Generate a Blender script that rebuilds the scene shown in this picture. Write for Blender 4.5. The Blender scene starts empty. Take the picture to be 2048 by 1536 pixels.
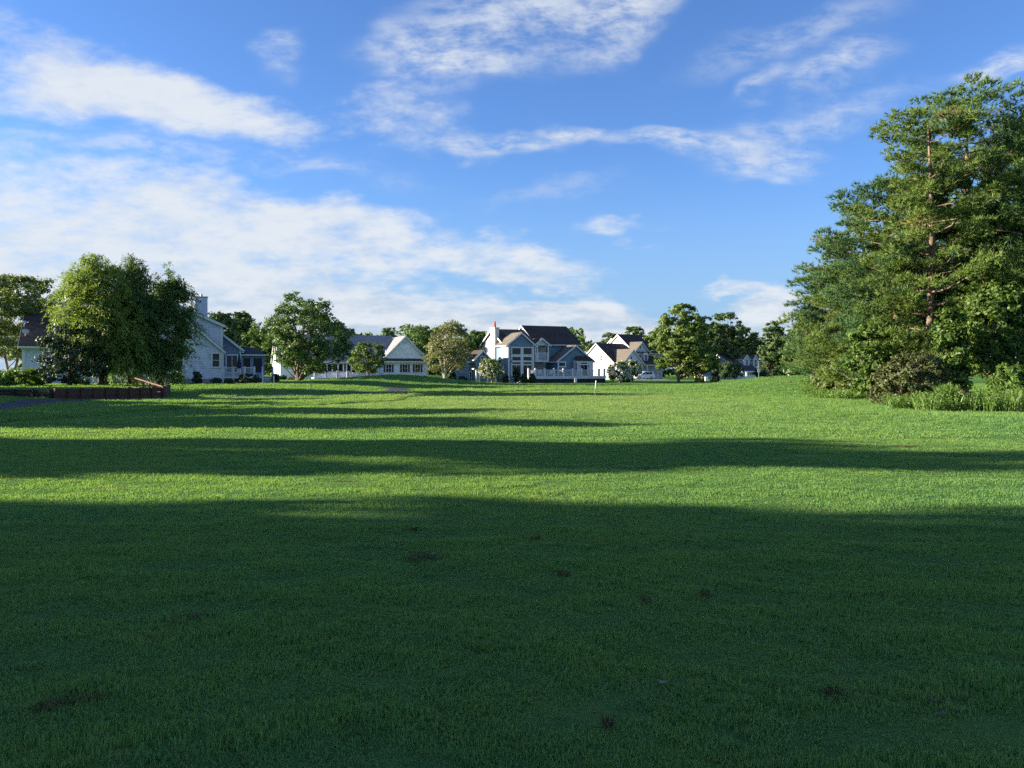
import bpy, bmesh, math, random
import numpy as np
from mathutils import Vector, Matrix
R = math.radians
sc = bpy.context.scene
col = sc.collection

# ------------------------------------------------------------ camera
F, HZ, CX, CAMZ = 1600.0, 742.0, 1024.0, 1.65
cam = bpy.data.cameras.new('camera')
cam.sensor_width = 36.0
cam.lens = 36.0 * F / 2048.0
cam.shift_y = -26.0 / 2048.0
cam.clip_end = 8000.0
cam.clip_start = 0.05
cam_o = bpy.data.objects.new('camera', cam)
col.objects.link(cam_o)
cam_o.location = (0, 0, CAMZ)
cam_o.rotation_euler = (R(90), 0, 0)
sc.camera = cam_o

# ------------------------------------------------------------ sun
SUN_EL, SUN_AZ = 14.5, 3.0          # the sun stands to the left, a touch beyond the picture plane
to_sun = Vector((-math.cos(R(SUN_EL)) * math.cos(R(SUN_AZ)), math.cos(R(SUN_EL)) * math.sin(R(SUN_AZ)), math.sin(R(SUN_EL))))
sl = bpy.data.lights.new('sun', 'SUN')
sl.energy = 5.0
sl.angle = R(0.55)
sl.color = (1.0, 0.89, 0.72)
so = bpy.data.objects.new('sun', sl)
col.objects.link(so)
so.rotation_euler = (-to_sun).to_track_quat('-Z', 'Y').to_euler()
so.location = (-60, 0, 40)

# ------------------------------------------------------------ exposure
sc.view_settings.view_transform = 'Standard'
sc.view_settings.look = 'None'
sc.view_settings.gamma = 1.0
sc.view_settings.use_curve_mapping = False
sc.view_settings.exposure = 1.72
sc.cycles.max_bounces = 5
sc.cycles.diffuse_bounces = 3
sc.cycles.glossy_bounces = 2
sc.cycles.transmission_bounces = 2
sc.cycles.transparent_max_bounces = 4
sc.cycles.use_adaptive_sampling = True
sc.cycles.adaptive_threshold = 0.011
sc.cycles.adaptive_min_samples = 16
sc.cycles.use_denoising = False
sc.cycles.denoiser = 'OPENIMAGEDENOISE'
sc.cycles.denoising_input_passes = 'RGB_ALBEDO_NORMAL'
sc.cycles.denoising_prefilter = 'ACCURATE'
sc.cycles.sample_clamp_indirect = 6.0

# ------------------------------------------------------------ node helper
class NT:
    def __init__(s, tree): s.t = tree; s.n = tree.nodes; s.l = tree.links
    def new(s, typ, **kw):
        n = s.n.new(typ)
        for k, v in kw.items(): setattr(n, k, v)
        return n
    def put(s, sock, v):
        if isinstance(v, bpy.types.NodeSocket): s.l.new(v, sock)
        elif v is not None: sock.default_value = v
    def math(s, op, a, b=None, c=None, clamp=False):
        n = s.new('ShaderNodeMath', operation=op, use_clamp=clamp)
        s.put(n.inputs[0], a); s.put(n.inputs[1], b); s.put(n.inputs[2], c)
        return n.outputs[0]
    def vmath(s, op, a, b=None, out=0):
        n = s.new('ShaderNodeVectorMath', operation=op)
        s.put(n.inputs[0], a)
        if b is not None:
            if op == 'SCALE': s.put(n.inputs[3], b)
            else: s.put(n.inputs[1], b)
        return n.outputs[1] if op in ('LENGTH', 'DOT_PRODUCT', 'DISTANCE') else n.outputs[0]
    def noise(s, vec, scale, detail=3, rough=0.5, dist=0.0, out=0):
        n = s.new('ShaderNodeTexNoise')
        s.put(n.inputs['Vector'], vec); n.inputs['Scale'].default_value = scale
        n.inputs['Detail'].default_value = detail; n.inputs['Roughness'].default_value = rough
        n.inputs['Distortion'].default_value = dist
        return n.outputs[out]
    def mapr(s, v, a, b, c=0.0, d=1.0, smooth=False):
        n = s.new('ShaderNodeMapRange', interpolation_type='SMOOTHSTEP' if smooth else 'LINEAR')
        s.put(n.inputs[0], v); s.put(n.inputs[1], a); s.put(n.inputs[2], b); s.put(n.inputs[3], c); s.put(n.inputs[4], d)
        return n.outputs[0]
    def mix(s, f, a, b, mode='MIX'):
        n = s.new('ShaderNodeMix', data_type='RGBA', blend_type=mode)
        s.put(n.inputs[0], f); s.put(n.inputs[6], a); s.put(n.inputs[7], b)
        return n.outputs[2]
    def ramp(s, f, stops):
        n = s.new('ShaderNodeValToRGB'); e = n.color_ramp.elements
        while len(e) < len(stops): e.new(0.5)
        for k, (p, c) in enumerate(stops): e[k].position = p; e[k].color = (*c, 1)
        s.put(n.inputs[0], f)
        return n.outputs[0]

# ------------------------------------------------------------ sky with clouds
world = bpy.data.worlds.new('World'); sc.world = world; world.use_nodes = True
W = NT(world.node_tree); W.n.clear()
SKY_STRENGTH = 0.052
sky = W.new('ShaderNodeTexSky', sky_type='NISHITA', sun_disc=False)
sky.sun_elevation = R(SUN_EL)
sky.sun_rotation = R(-90 + SUN_AZ)
sky.altitude = 10; sky.air_density = 1.0; sky.dust_density = 0.25; sky.ozone_density = 3.0
tc = W.new('ShaderNodeTexCoord')
dirv = W.vmath('NORMALIZE', tc.outputs['Generated'])
sep = W.new('ShaderNodeSeparateXYZ'); W.put(sep.inputs[0], dirv)
dx, dy, dz = sep.outputs
# cloud deck: the sky direction carried onto a flat layer overhead
zc = W.math('ADD', W.math('MAXIMUM', dz, 0.0), 0.30)
comb = W.new('ShaderNodeCombineXYZ')
W.put(comb.inputs[0], W.math('DIVIDE', dx, zc)); W.put(comb.inputs[1], W.math('DIVIDE', dy, zc))
deck = comb.outputs[0]
# compass coordinates (azimuth tangent, elevation tangent) in which the cloud banks are placed
ay = W.math('MAXIMUM', dy, 0.05)
comb2 = W.new('ShaderNodeCombineXYZ')
W.put(comb2.inputs[0], W.math('DIVIDE', dx, ay)); W.put(comb2.inputs[1], W.math('DIVIDE', dz, ay))
ab = comb2.outputs[0]
warp = W.noise(deck, 3.2, 3, 0.62, out=1)
warp = W.vmath('MULTIPLY', W.vmath('SUBTRACT', warp, (0.5, 0.5, 0.5)), (0.13, 0.11, 0.0))
abw = W.vmath('ADD', ab, warp)
def bank(wgt, px, py, ax, bx, ang, soft=0.35):
    m = W.new('ShaderNodeMapping', vector_type='TEXTURE')
    W.put(m.inputs['Vector'], abw)
    m.inputs['Location'].default_value = ((px - CX) / F, (HZ - py) / F, 0)
    m.inputs['Rotation'].default_value = (0, 0, R(ang))
    m.inputs['Scale'].default_value = (ax / F, bx / F, 1)
    return W.mapr(W.vmath('LENGTH', m.outputs[0]), 1.0 + soft, soft * 0.3, 0.0, wgt, True)
def total(lst):
    acc = None
    for a in lst:
        v = bank(*a)
        acc = v if acc is None else W.math('ADD', acc, v)
    return acc
thick = total([
    (1.1, 40, 470, 640, 165, -7), (0.85, 470, 430, 380, 95, -15), (0.9, 800, 478, 380, 66, -8),
    (1.15, 200, 610, 760, 120, -2), (0.85, 120, 190, 340, 80, -6), (0.85, 450, 222, 340, 66, -7),
    (1.1, 330, 700, 800, 75, 0), (0.75, 90, 95, 260, 75, -16), (0.70, 800, 225, 150, 62, -14), (1.25, 1150, 640, 130, 50, 10),
    (0.95, 720, 625, 380, 60, -3), (0.95, 960, 675, 420, 56, 0), (1.25, 1545, 608, 75, 36, 10),
    (0.9, 1490, 572, 120, 18, 4), (1.05, 1400, 675, 400, 60, 2), (0.62, 1060, 548, 220, 34, -6), (0.55, 1225, 462, 80, 24, 8), (0.45, 1245, 498, 70, 13, 0),
])
wisp = total([
    (0.85, 1030, 50, 330, 120, 16), (0.65, 1250, 45, 130, 70, 34), (0.6, 850, 115, 190, 55, -8),
    (0.85, 990, 284, 220, 30, 3), (0.7, 1145, 262, 80, 28, -8), (0.8, 1330, 295, 150, 30, -4),
    (0.85, 1545, 325, 150, 46, 8), (0.8, 1680, 130, 140, 42, 24), (0.65, 1515, 170, 80, 28, 28),
    (0.32, 1720, 200, 380, 50, 16), (0.9, 2030, 110, 110, 40, 12), (0.5, 1600, 60, 330, 60, 18),
    (0.6, 545, 95, 60, 60, -60), (0.28, 1550, 260, 300, 44, 12), (0.6, 260, 305, 420, 30, -4), (0.35, 700, 340, 240, 40, -10), (0.4, 1120, 390, 200, 40, 4),
])
# the same broken cloud goes on round the rest of the sky
behind = W.mapr(dy, 0.55, 0.15, 0.0, 1.0, True)
broad = W.math('MULTIPLY', W.mapr(W.noise(deck, 0.55, 2, 0.5), 0.45, 0.70, 0.0, 0.8, True), behind)
stretch = W.new('ShaderNodeMapping'); W.put(stretch.inputs['Vector'], deck)
stretch.inputs['Scale'].default_value = (1.0, 1.25, 1.0); stretch.inputs['Rotation'].default_value = (0, 0, R(24))
n1 = W.noise(stretch.outputs[0], 5.0, 6, 0.6)
n2 = W.noise(deck, 22.0, 3, 0.6)
fib = W.new('ShaderNodeMapping'); W.put(fib.inputs['Vector'], W.vmath('ADD', ab, W.vmath('SCALE', warp, 0.6)))
fib.inputs['Rotation'].default_value = (0, 0, R(-20)); fib.inputs['Scale'].default_value = (2.0, 6.0, 1.0)
n3 = W.noise(fib.outputs[0], 5.0, 6, 0.68)
nz = W.math('MULTIPLY_ADD', n3, 0.28, W.math('MULTIPLY_ADD', n1, 0.54, W.math('MULTIPLY', n2, 0.18)))
t_all = W.math('ADD', W.math('MINIMUM', thick, 1.15), broad)
d1 = W.mapr(W.math('MULTIPLY_ADD', W.math('SUBTRACT', nz, 0.5), 4.0, t_all), 0.06, 1.4, 0.0, 0.95, True)
d2 = W.math('MULTIPLY', W.math('MINIMUM', wisp, 1.0), W.mapr(W.math('MULTIPLY_ADD', n2, 0.3, W.math('MULTIPLY', n3, 0.7)), 0.36, 0.66, 0.05, 0.95, True))
gate = W.mapr(W.math('ADD', t_all, wisp), 0.0, 0.5, 0.0, 1.0, True)
cov = W.math('MULTIPLY', W.math('MAXIMUM', d1, d2), gate)
# thin veil low down
body = W.mapr(n1, 0.34, 0.60, 0.0, 1.0, True)
low = W.mapr(dz, 0.13, 0.03, 0.0, 1.0, True)
shade = W.math('MULTIPLY', W.math('MULTIPLY_ADD', low, 0.34, 0.16), W.math('SUBTRACT', 1.0, body))
CLOUD = 4.95
ccol = W.mix(shade, (0.93 * CLOUD, 0.99 * CLOUD, 1.06 * CLOUD, 1), (0.42 * CLOUD, 0.52 * CLOUD, 0.70 * CLOUD, 1))
skyc = W.mix(1.0, sky.outputs[0], (0.80, 1.03, 1.45, 1), 'MULTIPLY')
hz = W.mapr(dz, 0.26, 0.0, 0.0, 0.8, True)
skyc = W.mix(hz, skyc, (1.95, 3.05, 4.55, 1))
final = W.mix(cov, skyc, ccol)
bg = W.new('ShaderNodeBackground'); W.put(bg.inputs[0], final); bg.inputs[1].default_value = SKY_STRENGTH
wo = W.new('ShaderNodeOutputWorld'); W.l.new(bg.outputs[0], wo.inputs[0])
world.cycles.sampling_method = 'MANUAL'; world.cycles.sample_map_resolution = 512

# ------------------------------------------------------------ shared helpers
def X(px, d): return (px - CX) / F * d
def Z(py, d): return CAMZ + (HZ - py) / F * d
def link(o, parent=None):
    col.objects.link(o)
    if parent is not None: o.parent = parent
    return o
def raw_mesh(name, verts, faces_n, idx, mat, tint=None, smooth=False):
    """verts (N,3); faces_n: verts per face; idx flat vertex indices"""
    verts = np.asarray(verts, np.float32); idx = np.asarray(idx, np.int32).ravel()
    nf = len(idx) // faces_n
    me = bpy.data.meshes.new(name)
    me.vertices.add(len(verts)); me.vertices.foreach_set('co', verts.ravel())
    me.loops.add(len(idx)); me.loops.foreach_set('vertex_index', idx)
    me.polygons.add(nf); me.polygons.foreach_set('loop_start', np.arange(nf, dtype=np.int32) * faces_n)
    try: me.polygons.foreach_set('loop_total', np.full(nf, faces_n, np.int32))
    except Exception: pass
    if smooth: me.polygons.foreach_set('use_smooth', np.ones(nf, bool))
    me.update(calc_edges=True)
    if tint is not None:
        a = me.attributes.new('tint', 'FLOAT', 'FACE'); a.data.foreach_set('value', np.asarray(tint, np.float32))
    if mat: me.materials.append(mat)
    return me
def obj(name, me, parent=None, loc=None):
    o = bpy.data.objects.new(name, me); link(o, parent)
    if loc is not None: o.location = loc
    return o
def empty(name, label, cat, loc=(0, 0, 0), rz=0.0, group=None):
    o = bpy.data.objects.new(name, None); o.empty_display_size = 0.3
    link(o); o.location = loc; o.rotation_euler = (0, 0, rz)
    o['label'] = label; o['category'] = cat
    if group: o['group'] = group
    return o
def tag(o, label=None, cat=None, group=None, kind=None):
    if label: o['label'] = label
    if cat: o['category'] = cat
    if group: o['group'] = group
    if kind: o['kind'] = kind
    return o
class MB:
    """collects boxes, prisms and tubes for one mesh"""
    def __init__(s): s.v = []; s.f = []
    def add(s, vs, fs):
        k = len(s.v); s.v += [tuple(v) for v in vs]; s.f += [tuple(i + k for i in f) for f in fs]; return s
    def box(s, x0, x1, y0, y1, z0, z1):
        return s.add([(x0, y0, z0), (x1, y0, z0), (x1, y1, z0), (x0, y1, z0), (x0, y0, z1), (x1, y0, z1), (x1, y1, z1), (x0, y1, z1)],
                     [(0, 3, 2, 1), (4, 5, 6, 7), (0, 1, 5, 4), (1, 2, 6, 5), (2, 3, 7, 6), (3, 0, 4, 7)])
    def bar(s, a, b, w, h, up=(0, 0, 1)):
        a, b = Vector(a), Vector(b); d = (b - a).normalized(); up = Vector(up)
        r = d.cross(up)
        if r.length < 1e-4: r = d.cross(Vector((1, 0, 0)))
        r.normalize(); u = r.cross(d).normalized(); r *= w / 2; u *= h / 2
        return s.add([a - r - u, a + r - u, a + r + u, a - r + u, b - r - u, b + r - u, b + r + u, b - r + u],
                     [(0, 1, 2, 3), (7, 6, 5, 4), (0, 4, 5, 1), (1, 5, 6, 2), (2, 6, 7, 3), (3, 7, 4, 0)])
    def prism(s, poly, off):
        """poly: 3-D points of one face; off: extrusion vector"""
        n = len(poly); off = Vector(off); p = [Vector(q) for q in poly]
        return s.add(p + [q + off for q in p], [tuple(range(n)), tuple(range(2 * n - 1, n - 1, -1))] +
                     [(i, i + n, (i + 1) % n + n, (i + 1) % n) for i in range(n)])
    def tube(s, pts, rad, seg=8, cap=True):
        pts = [Vector(p) for p in pts]; k = len(s.v); prev = None
        for i, p in enumerate(pts):
            d = (pts[min(i + 1, len(pts) - 1)] - pts[max(i - 1, 0)]).normalized()
            r = d.cross(Vector((0.13, 0.97, 0.2))) if prev is None else prev - d * prev.dot(d)
            if r.length < 1e-5: r = d.cross(Vector((1, 0, 0)))
            r.normalize(); prev = r; q = d.cross(r)
            for j in range(seg):
                t = 2 * math.pi * j / seg
                s.v.append(tuple(p + (r * math.cos(t) + q * math.sin(t)) * rad[i]))
        for i in range(len(pts) - 1):
            for j in range(seg):
                a = k + i * seg + j; b = k + i * seg + (j + 1) % seg
                s.f.append((a, b, b + seg, a + seg))
        if cap:
            s.f.append(tuple(k + j for j in reversed(range(seg)))); s.f.append(tuple(k + (len(pts) - 1) * seg + j for j in range(seg)))
        return s
    def build(s, name, mat, parent=None, loc=None, smooth=False, bevel=0.0):
        me = bpy.data.meshes.new(name); me.from_pydata(s.v, [], s.f)
        if smooth: me.polygons.foreach_set('use_smooth', np.ones(len(me.polygons), bool))
        bm = bmesh.new(); bm.from_mesh(me); bmesh.ops.recalc_face_normals(bm, faces=bm.faces)
        if bevel: bmesh.ops.bevel(bm, geom=list(bm.edges), offset=bevel, segments=2, affect='EDGES', profile=0.5)
        bm.to_mesh(me); bm.free()
        me.materials.append(mat); return obj(name, me, parent, loc)

# ------------------------------------------------------------ materials
def new_mat(name):
    m = bpy.data.materials.new(name); m.use_nodes = True
    T = NT(m.node_tree); T.n.clear()
    out = T.new('ShaderNodeOutputMaterial')
    return m, T, out
def plain(name, c, rough=0.6, var=0.12, scale=6.0, bump=0.0, spec=0.4, metal=0.0):
    m, T, out = new_mat(name)
    p = T.new('ShaderNodeBsdfPrincipled'); tcn = T.new('ShaderNodeTexCoord')
    n = T.noise(tcn.outputs['Object'], scale, 4, 0.6)
    colr = T.mix(T.mapr(n, 0.3, 0.7), tuple(v * (1 - var) for v in c) + (1,), tuple(min(1, v * (1 + var)) for v in c) + (1,))
    T.put(p.inputs['Base Color'], colr); p.inputs['Roughness'].default_value = rough
    p.inputs['Specular IOR Level'].default_value = spec; p.inputs['Metallic'].default_value = metal
    if bump:
        b = T.new('ShaderNodeBump'); b.inputs['Strength'].default_value = bump; b.inputs['Distance'].default_value = 0.02
        T.put(b.inputs['Height'], T.noise(tcn.outputs['Object'], scale * 5, 4, 0.6)); T.l.new(b.outputs[0], p.inputs['Normal'])
    T.l.new(p.outputs[0], out.inputs[0]); return m
def siding(name, c, period=0.2, var=0.10):
    m, T, out = new_mat(name)
    p = T.new('ShaderNodeBsdfPrincipled'); tcn = T.new('ShaderNodeTexCoord')
    s = T.new('ShaderNodeSeparateXYZ'); T.put(s.inputs[0], tcn.outputs['Object'])
    saw = T.math('FRACT', T.math('DIVIDE', s.outputs[2], period))
    n = T.noise(tcn.outputs['Object'], 1.7, 5, 0.65)
    base = T.mix(T.mapr(n, 0.3, 0.7), tuple(v * (1 - var) for v in c) + (1,), tuple(min(.95, v * (1 + var)) for v in c) + (1,))
    T.put(p.inputs['Base Color'], base); p.inputs['Roughness'].default_value = 0.55; p.inputs['Specular IOR Level'].default_value = 0.3
    b = T.new('ShaderNodeBump'); b.inputs['Strength'].default_value = 1.0; b.inputs['Distance'].default_value = 0.035
    hgt = T.math('SUBTRACT', 1.0, T.math('POWER', saw, 3.0))
    T.put(b.inputs['Height'], hgt); T.l.new(b.outputs[0], p.inputs['Normal'])
    T.l.new(p.outputs[0], out.inputs[0]); return m
def shingle(name, c1, c2):
    m, T, out = new_mat(name)
    p = T.new('ShaderNodeBsdfPrincipled'); tcn = T.new('ShaderNodeTexCoord')
    br = T.new('ShaderNodeTexBrick'); mp = T.new('ShaderNodeMapping')
    s = T.new('ShaderNodeSeparateXYZ'); T.put(s.inputs[0], tcn.outputs['Object'])
    cb = T.new('ShaderNodeCombineXYZ'); T.put(cb.inputs[0], T.math('ADD', s.outputs[0], s.outputs[1])); T.put(cb.inputs[1], s.outputs[2])
    T.put(br.inputs['Vector'], cb.outputs[0]); br.inputs['Scale'].default_value = 1.0
    br.inputs['Brick Width'].default_value = 0.5; br.inputs['Row Height'].default_value = 0.16; br.inputs['Mortar Size'].default_value = 0.012
    br.inputs['Color1'].default_value = (*c1, 1); br.inputs['Color2'].default_value = (*c2, 1); br.inputs['Mortar'].default_value = (*[v * .6 for v in c1], 1)
    n = T.noise(tcn.outputs['Object'], 0.9, 5, 0.7)
    streak = T.mix(T.mapr(n, 0.25, 0.75), br.outputs[0], tuple(v * 1.35 for v in c2) + (1,))
    colr = T.mix(0.45, br.outputs[0], streak)
    T.put(p.inputs['Base Color'], colr); p.inputs['Roughness'].default_value = 0.85; p.inputs['Specular IOR Level'].default_value = 0.2
    b = T.new('ShaderNodeBump'); b.inputs['Strength'].default_value = 0.6; b.inputs['Distance'].default_value = 0.02
    T.put(b.inputs['Height'], T.noise(tcn.outputs['Object'], 14, 3, 0.7)); T.l.new(b.outputs[0], p.inputs['Normal'])
    T.l.new(p.outputs[0], out.inputs[0]); return m
def leaf_mat(name, c1, c2, trans=0.3, c3=None, rough=0.5, spec=0.3):
    m, T, out = new_mat(name)
    at = T.new('ShaderNodeAttribute', attribute_name='tint')
    f = at.outputs['Fac']
    stops = [(0.0, c1), (0.85, c2), (1.0, c3 or c2)]
    colr = T.ramp(f, stops)
    p = T.new('ShaderNodeBsdfPrincipled'); T.put(p.inputs['Base Color'], colr)
    p.inputs['Roughness'].default_value = rough; p.inputs['Specular IOR Level'].default_value = spec
    tr = T.new('ShaderNodeBsdfTranslucent')
    T.put(tr.inputs[0], T.mix(1.0, colr, (1.25, 1.3, 0.6, 1), 'MULTIPLY'))
    mx = T.new('ShaderNodeMixShader'); mx.inputs[0].default_value = trans
    T.l.new(p.outputs[0], mx.inputs[1]); T.l.new(tr.outputs[0], mx.inputs[2]); T.l.new(mx.outputs[0], out.inputs[0])
    return m
def bark_mat(name, c1, c2, scale=5.0):
    m, T, out = new_mat(name)
    p = T.new('ShaderNodeBsdfPrincipled'); tcn = T.new('ShaderNodeTexCoord')
    mp = T.new('ShaderNodeMapping'); T.put(mp.inputs[0], tcn.outputs['Object']); mp.inputs['Scale'].default_value = (1, 1, 0.25)
    n = T.noise(mp.outputs[0], scale, 5, 0.7)
    T.put(p.inputs['Base Color'], T.mix(T.mapr(n, 0.35, 0.65), (*c1, 1), (*c2, 1))); p.inputs['Roughness'].default_value = 0.9
    b = T.new('ShaderNodeBump'); b.inputs['Strength'].default_value = 0.8; b.inputs['Distance'].default_value = 0.05
    T.put(b.inputs['Height'], n); T.l.new(b.outputs[0], p.inputs['Normal'])
    T.l.new(p.outputs[0], out.inputs[0]); return m

# ------------------------------------------------------------ terrain
FAIRWAY = np.array([(-20, 20), (-16.8, 26.3), (-15.1, 31.8), (-14.2, 35.2), (-10.3, 38.8), (-7.4, 43.0), (-6.6, 45.5), (-6.9, 50), (-5.6, 55), (-2.6, 61), (3, 68), (9, 68), (12.6, 60),
                    (13.4, 46), (11.4, 36), (10.8, 32), (11.3, 29), (14.3, 22.4), (19, 10), (19, -30), (-24, -30)], float)
def smooth(a, b, t):
    t = np.clip((t - a) / (b - a), 0, 1); return t * t * (3 - 2 * t)
def poly_sd(P, x, y):
    """signed distance, negative inside"""
    d = np.full(x.shape, 1e9); inside = np.zeros(x.shape, bool); n = len(P)
    for i in range(n):
        ax, ay = P[i]; bx, by = P[(i + 1) % n]; ex, ey = bx - ax, by - ay
        t = np.clip(((x - ax) * ex + (y - ay) * ey) / (ex * ex + ey * ey), 0, 1)
        d = np.minimum(d, np.hypot(x - ax - t * ex, y - ay - t * ey))
        c = ((ay > y) != (by > y)); inside ^= c & (x < (bx - ax) * (y - ay) / ((by - ay) if by != ay else 1e-9) + ax)
    return np.where(inside, -d, d)
WALL = [(-70, 52.0), (-29.3, 45.4), (-24.9, 43.6), (-21.4, 49.0), (-24.2, 56.5), (-60, 140), (-160, 140), (-160, 52)]
PLAT = np.array(WALL, float)
rng0 = np.random.default_rng(5)
WAV = [(rng0.uniform(0.05, 0.9), rng0.uniform(0, 6.28), rng0.uniform(0, 6.28)) for _ in range(26)]
def H(x, y):
    x = np.asarray(x, float); y = np.asarray(y, float)
    h = np.zeros(np.broadcast(x, y).shape); x, y = np.broadcast_arrays(x, y)
    # gentle unevenness of the turf
    amp = np.exp(-np.maximum(y - 30, 0) / 200)
    for k, a, ph in WAV:
        h = h + 0.0065 / (k + 0.12) ** 0.9 * np.sin(k * 1.9 * (x * math.cos(a) * 0.8 + y * math.sin(a)) + ph) * amp * 0.55
    # ground left rises behind the retaining wall and gently beside it
    side = 0.45 * smooth(50, 74, y) * smooth(-8, -19, x)
    sd = poly_sd(PLAT, x, y)
    plat = smooth(-0.6, -1.3, sd)
    h = h + side * (1 - plat) + plat * (0.60 - 0.14 * smooth(50, 75, y))
    h = h + 0.42 * np.exp(-(((x + 31.0) / 5.5) ** 2 + ((y - 42.6) / 2.2) ** 2)) * (1 - plat)
    # mounds
    h = h + 0.98 * np.exp(-(((x + 12.2) / 7.2) ** 2 + ((y - 96) / 7.0) ** 2))
    h = h + 1.2 * np.exp(-(((x - 25.5) / 7.6) ** 2 + ((y - 72) / 9.0) ** 2))
    h = h - 0.22 * smooth(90, 125, y) * smooth(-25, -10, x)
    # the rough stands a little prouder than the mown fairway
    m = (y < 80) & (np.abs(x) < 40)
    fs = np.full(x.shape, 5.0)
    if m.any(): fs[m] = poly_sd(FAIRWAY, x[m], y[m])
    h = h + 0.085 * smooth(-0.1, 0.35, fs) * smooth(6.0, 1.5, fs)
    return h
def Hs(x, y): return float(H(np.array([x]), np.array([y]))[0])

def axis(fine0, fine1, step, lo, hi, grow=1.16):
    a = list(np.arange(fine0, fine1 + 1e-6, step)); s = step; v = fine1
    while v < hi: s *= grow; v += s; a.append(v)
    s = step; v = fine0; b = []
    while v > lo: s *= grow; v -= s; b.append(v)
    return np.array(b[::-1] + a)
gx = axis(-30, 30, 0.42, -3500, 3500); gy = axis(4, 74, 0.42, -400, 5200)
GX, GY = np.meshgrid(gx, gy)
GZ = H(GX.ravel(), GY.ravel()).reshape(GX.shape)
nx, ny = len(gx), len(gy)
ii, jj = np.meshgrid(np.arange(nx - 1), np.arange(ny - 1)); a0 = (jj * nx + ii).ravel()
fidx = np.stack([a0, a0 + 1, a0 + 1 + nx, a0 + nx], 1)

# grass colour shared by the turf sheet and its blades: patches by place
def turf_color(T, pos):
    big = T.noise(pos, 0.16, 3, 0.55); mid = T.noise(pos, 1.1, 4, 0.6)
    mp = T.new('ShaderNodeMapping'); T.put(mp.inputs[0], pos); mp.inputs['Scale'].default_value = (1.0, 2.0, 1.0)
    rip = T.noise(mp.outputs[0], 3.4, 5, 0.68)
    c = T.mix(T.mapr(big, 0.35, 0.65), (0.138, 0.285, 0.088, 1), (0.218, 0.332, 0.080, 1))
    mw = T.new('ShaderNodeMapping', vector_type='TEXTURE'); T.put(mw.inputs[0], pos); mw.inputs['Location'].default_value = (1, 48, 0); mw.inputs['Scale'].default_value = (13, 24, 1000)
    pale_strip = T.mapr(T.math('ADD', T.vmath('LENGTH', mw.outputs[0]), T.math('MULTIPLY', T.math('SUBTRACT', mid, 0.5), 0.5)), 1.1, 0.6, 0.0, 0.75)
    c = T.mix(pale_strip, c, (0.325, 0.390, 0.165, 1))      # paler strip up the fairway
    c = T.mix(T.mapr(mid, 0.38, 0.72, 0.0, 0.75), c, (0.112, 0.240, 0.090, 1))
    c = T.mix(T.mapr(rip, 0.52, 0.72, 0.0, 0.7), c, (0.062, 0.135, 0.044, 1))
    c = T.mix(T.mapr(T.noise(pos, 0.75, 4, 0.7), 0.58, 0.72, 0.0, 0.45), c, (0.285, 0.290, 0.120, 1))      # drier patches
    return c
def soil_mask(T, pos):
    acc = None
    for (x, y, rx, ry) in SOIL:
        m = T.new('ShaderNodeMapping', vector_type='TEXTURE'); T.put(m.inputs[0], pos)
        m.inputs['Location'].default_value = (x, y, 0); m.inputs['Scale'].default_value = (rx, ry, 1000)
        v = T.mapr(T.vmath('LENGTH', m.outputs[0]), 1.2, 0.2, 0.0, 1.0)
        acc = v if acc is None else T.math('MAXIMUM', acc, v)
    n = T.noise(pos, 7.0, 4, 0.7)
    return T.mapr(T.math('ADD', acc, T.math('MULTIPLY', T.math('SUBTRACT', n, 0.5), 1.6)), 0.35, 0.75)
def gd(px, py, z=0.0):
    d = (CAMZ - z) * F / (py - HZ); return (X(px, d), d)
SOIL = []
for px, py, rx, ry in [(1815, 895, .45, .28), (1935, 913, .5, .22), (1300, 936, .3, .1), (690, 962, .3, .1), (1520, 775, .5, .7)]:
    SOIL.append((*gd(px, py), rx, ry))

m_ground, T, out = new_mat('turf')
geo = T.new('ShaderNodeNewGeometry'); pos = geo.outputs['Position']
c = turf_color(T, pos)
fine = T.noise(pos, 26, 4, 0.7)
streaks = T.new('ShaderNodeMapping'); T.put(streaks.inputs[0], pos); streaks.inputs['Scale'].default_value = (0.5, 1.6, 1)
st = T.noise(streaks.outputs[0], 1.5, 6, 0.7)
c = T.mix(T.mapr(fine, 0.3, 0.75, 0.25, 0.75), c, (0.045, 0.115, 0.024, 1))
c = T.mix(T.mapr(st, 0.50, 0.74, 0.0, 0.5), c, (0.20, 0.30, 0.06, 1))
c = T.mix(T.mapr(T.noise(pos, 3.2, 5, 0.75), 0.62, 0.75, 0.0, 0.7), c, (0.07, 0.12, 0.03, 1))
c = T.mix(soil_mask(T, pos), c, (0.115, 0.07, 0.035, 1))
p = T.new('ShaderNodeBsdfPrincipled'); T.put(p.inputs['Base Color'], c); p.inputs['Roughness'].default_value = 0.95; p.inputs['Specular IOR Level'].default_value = 0.0
bp = T.new('ShaderNodeBump'); bp.inputs['Strength'].default_value = 1.0; bp.inputs['Distance'].default_value = 0.10
T.put(bp.inputs['Height'], T.math('ADD', T.noise(pos, 9, 6, 0.75), T.math('MULTIPLY', st, 0.9)))
T.l.new(bp.outputs[0], p.inputs['Normal'])
T.l.new(p.outputs[0], out.inputs[0])
ground = obj('ground', raw_mesh('ground', np.stack([GX.ravel(), GY.ravel(), GZ.ravel()], 1), 4, fidx, m_ground, smooth=True))
tag(ground, kind='structure')

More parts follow.
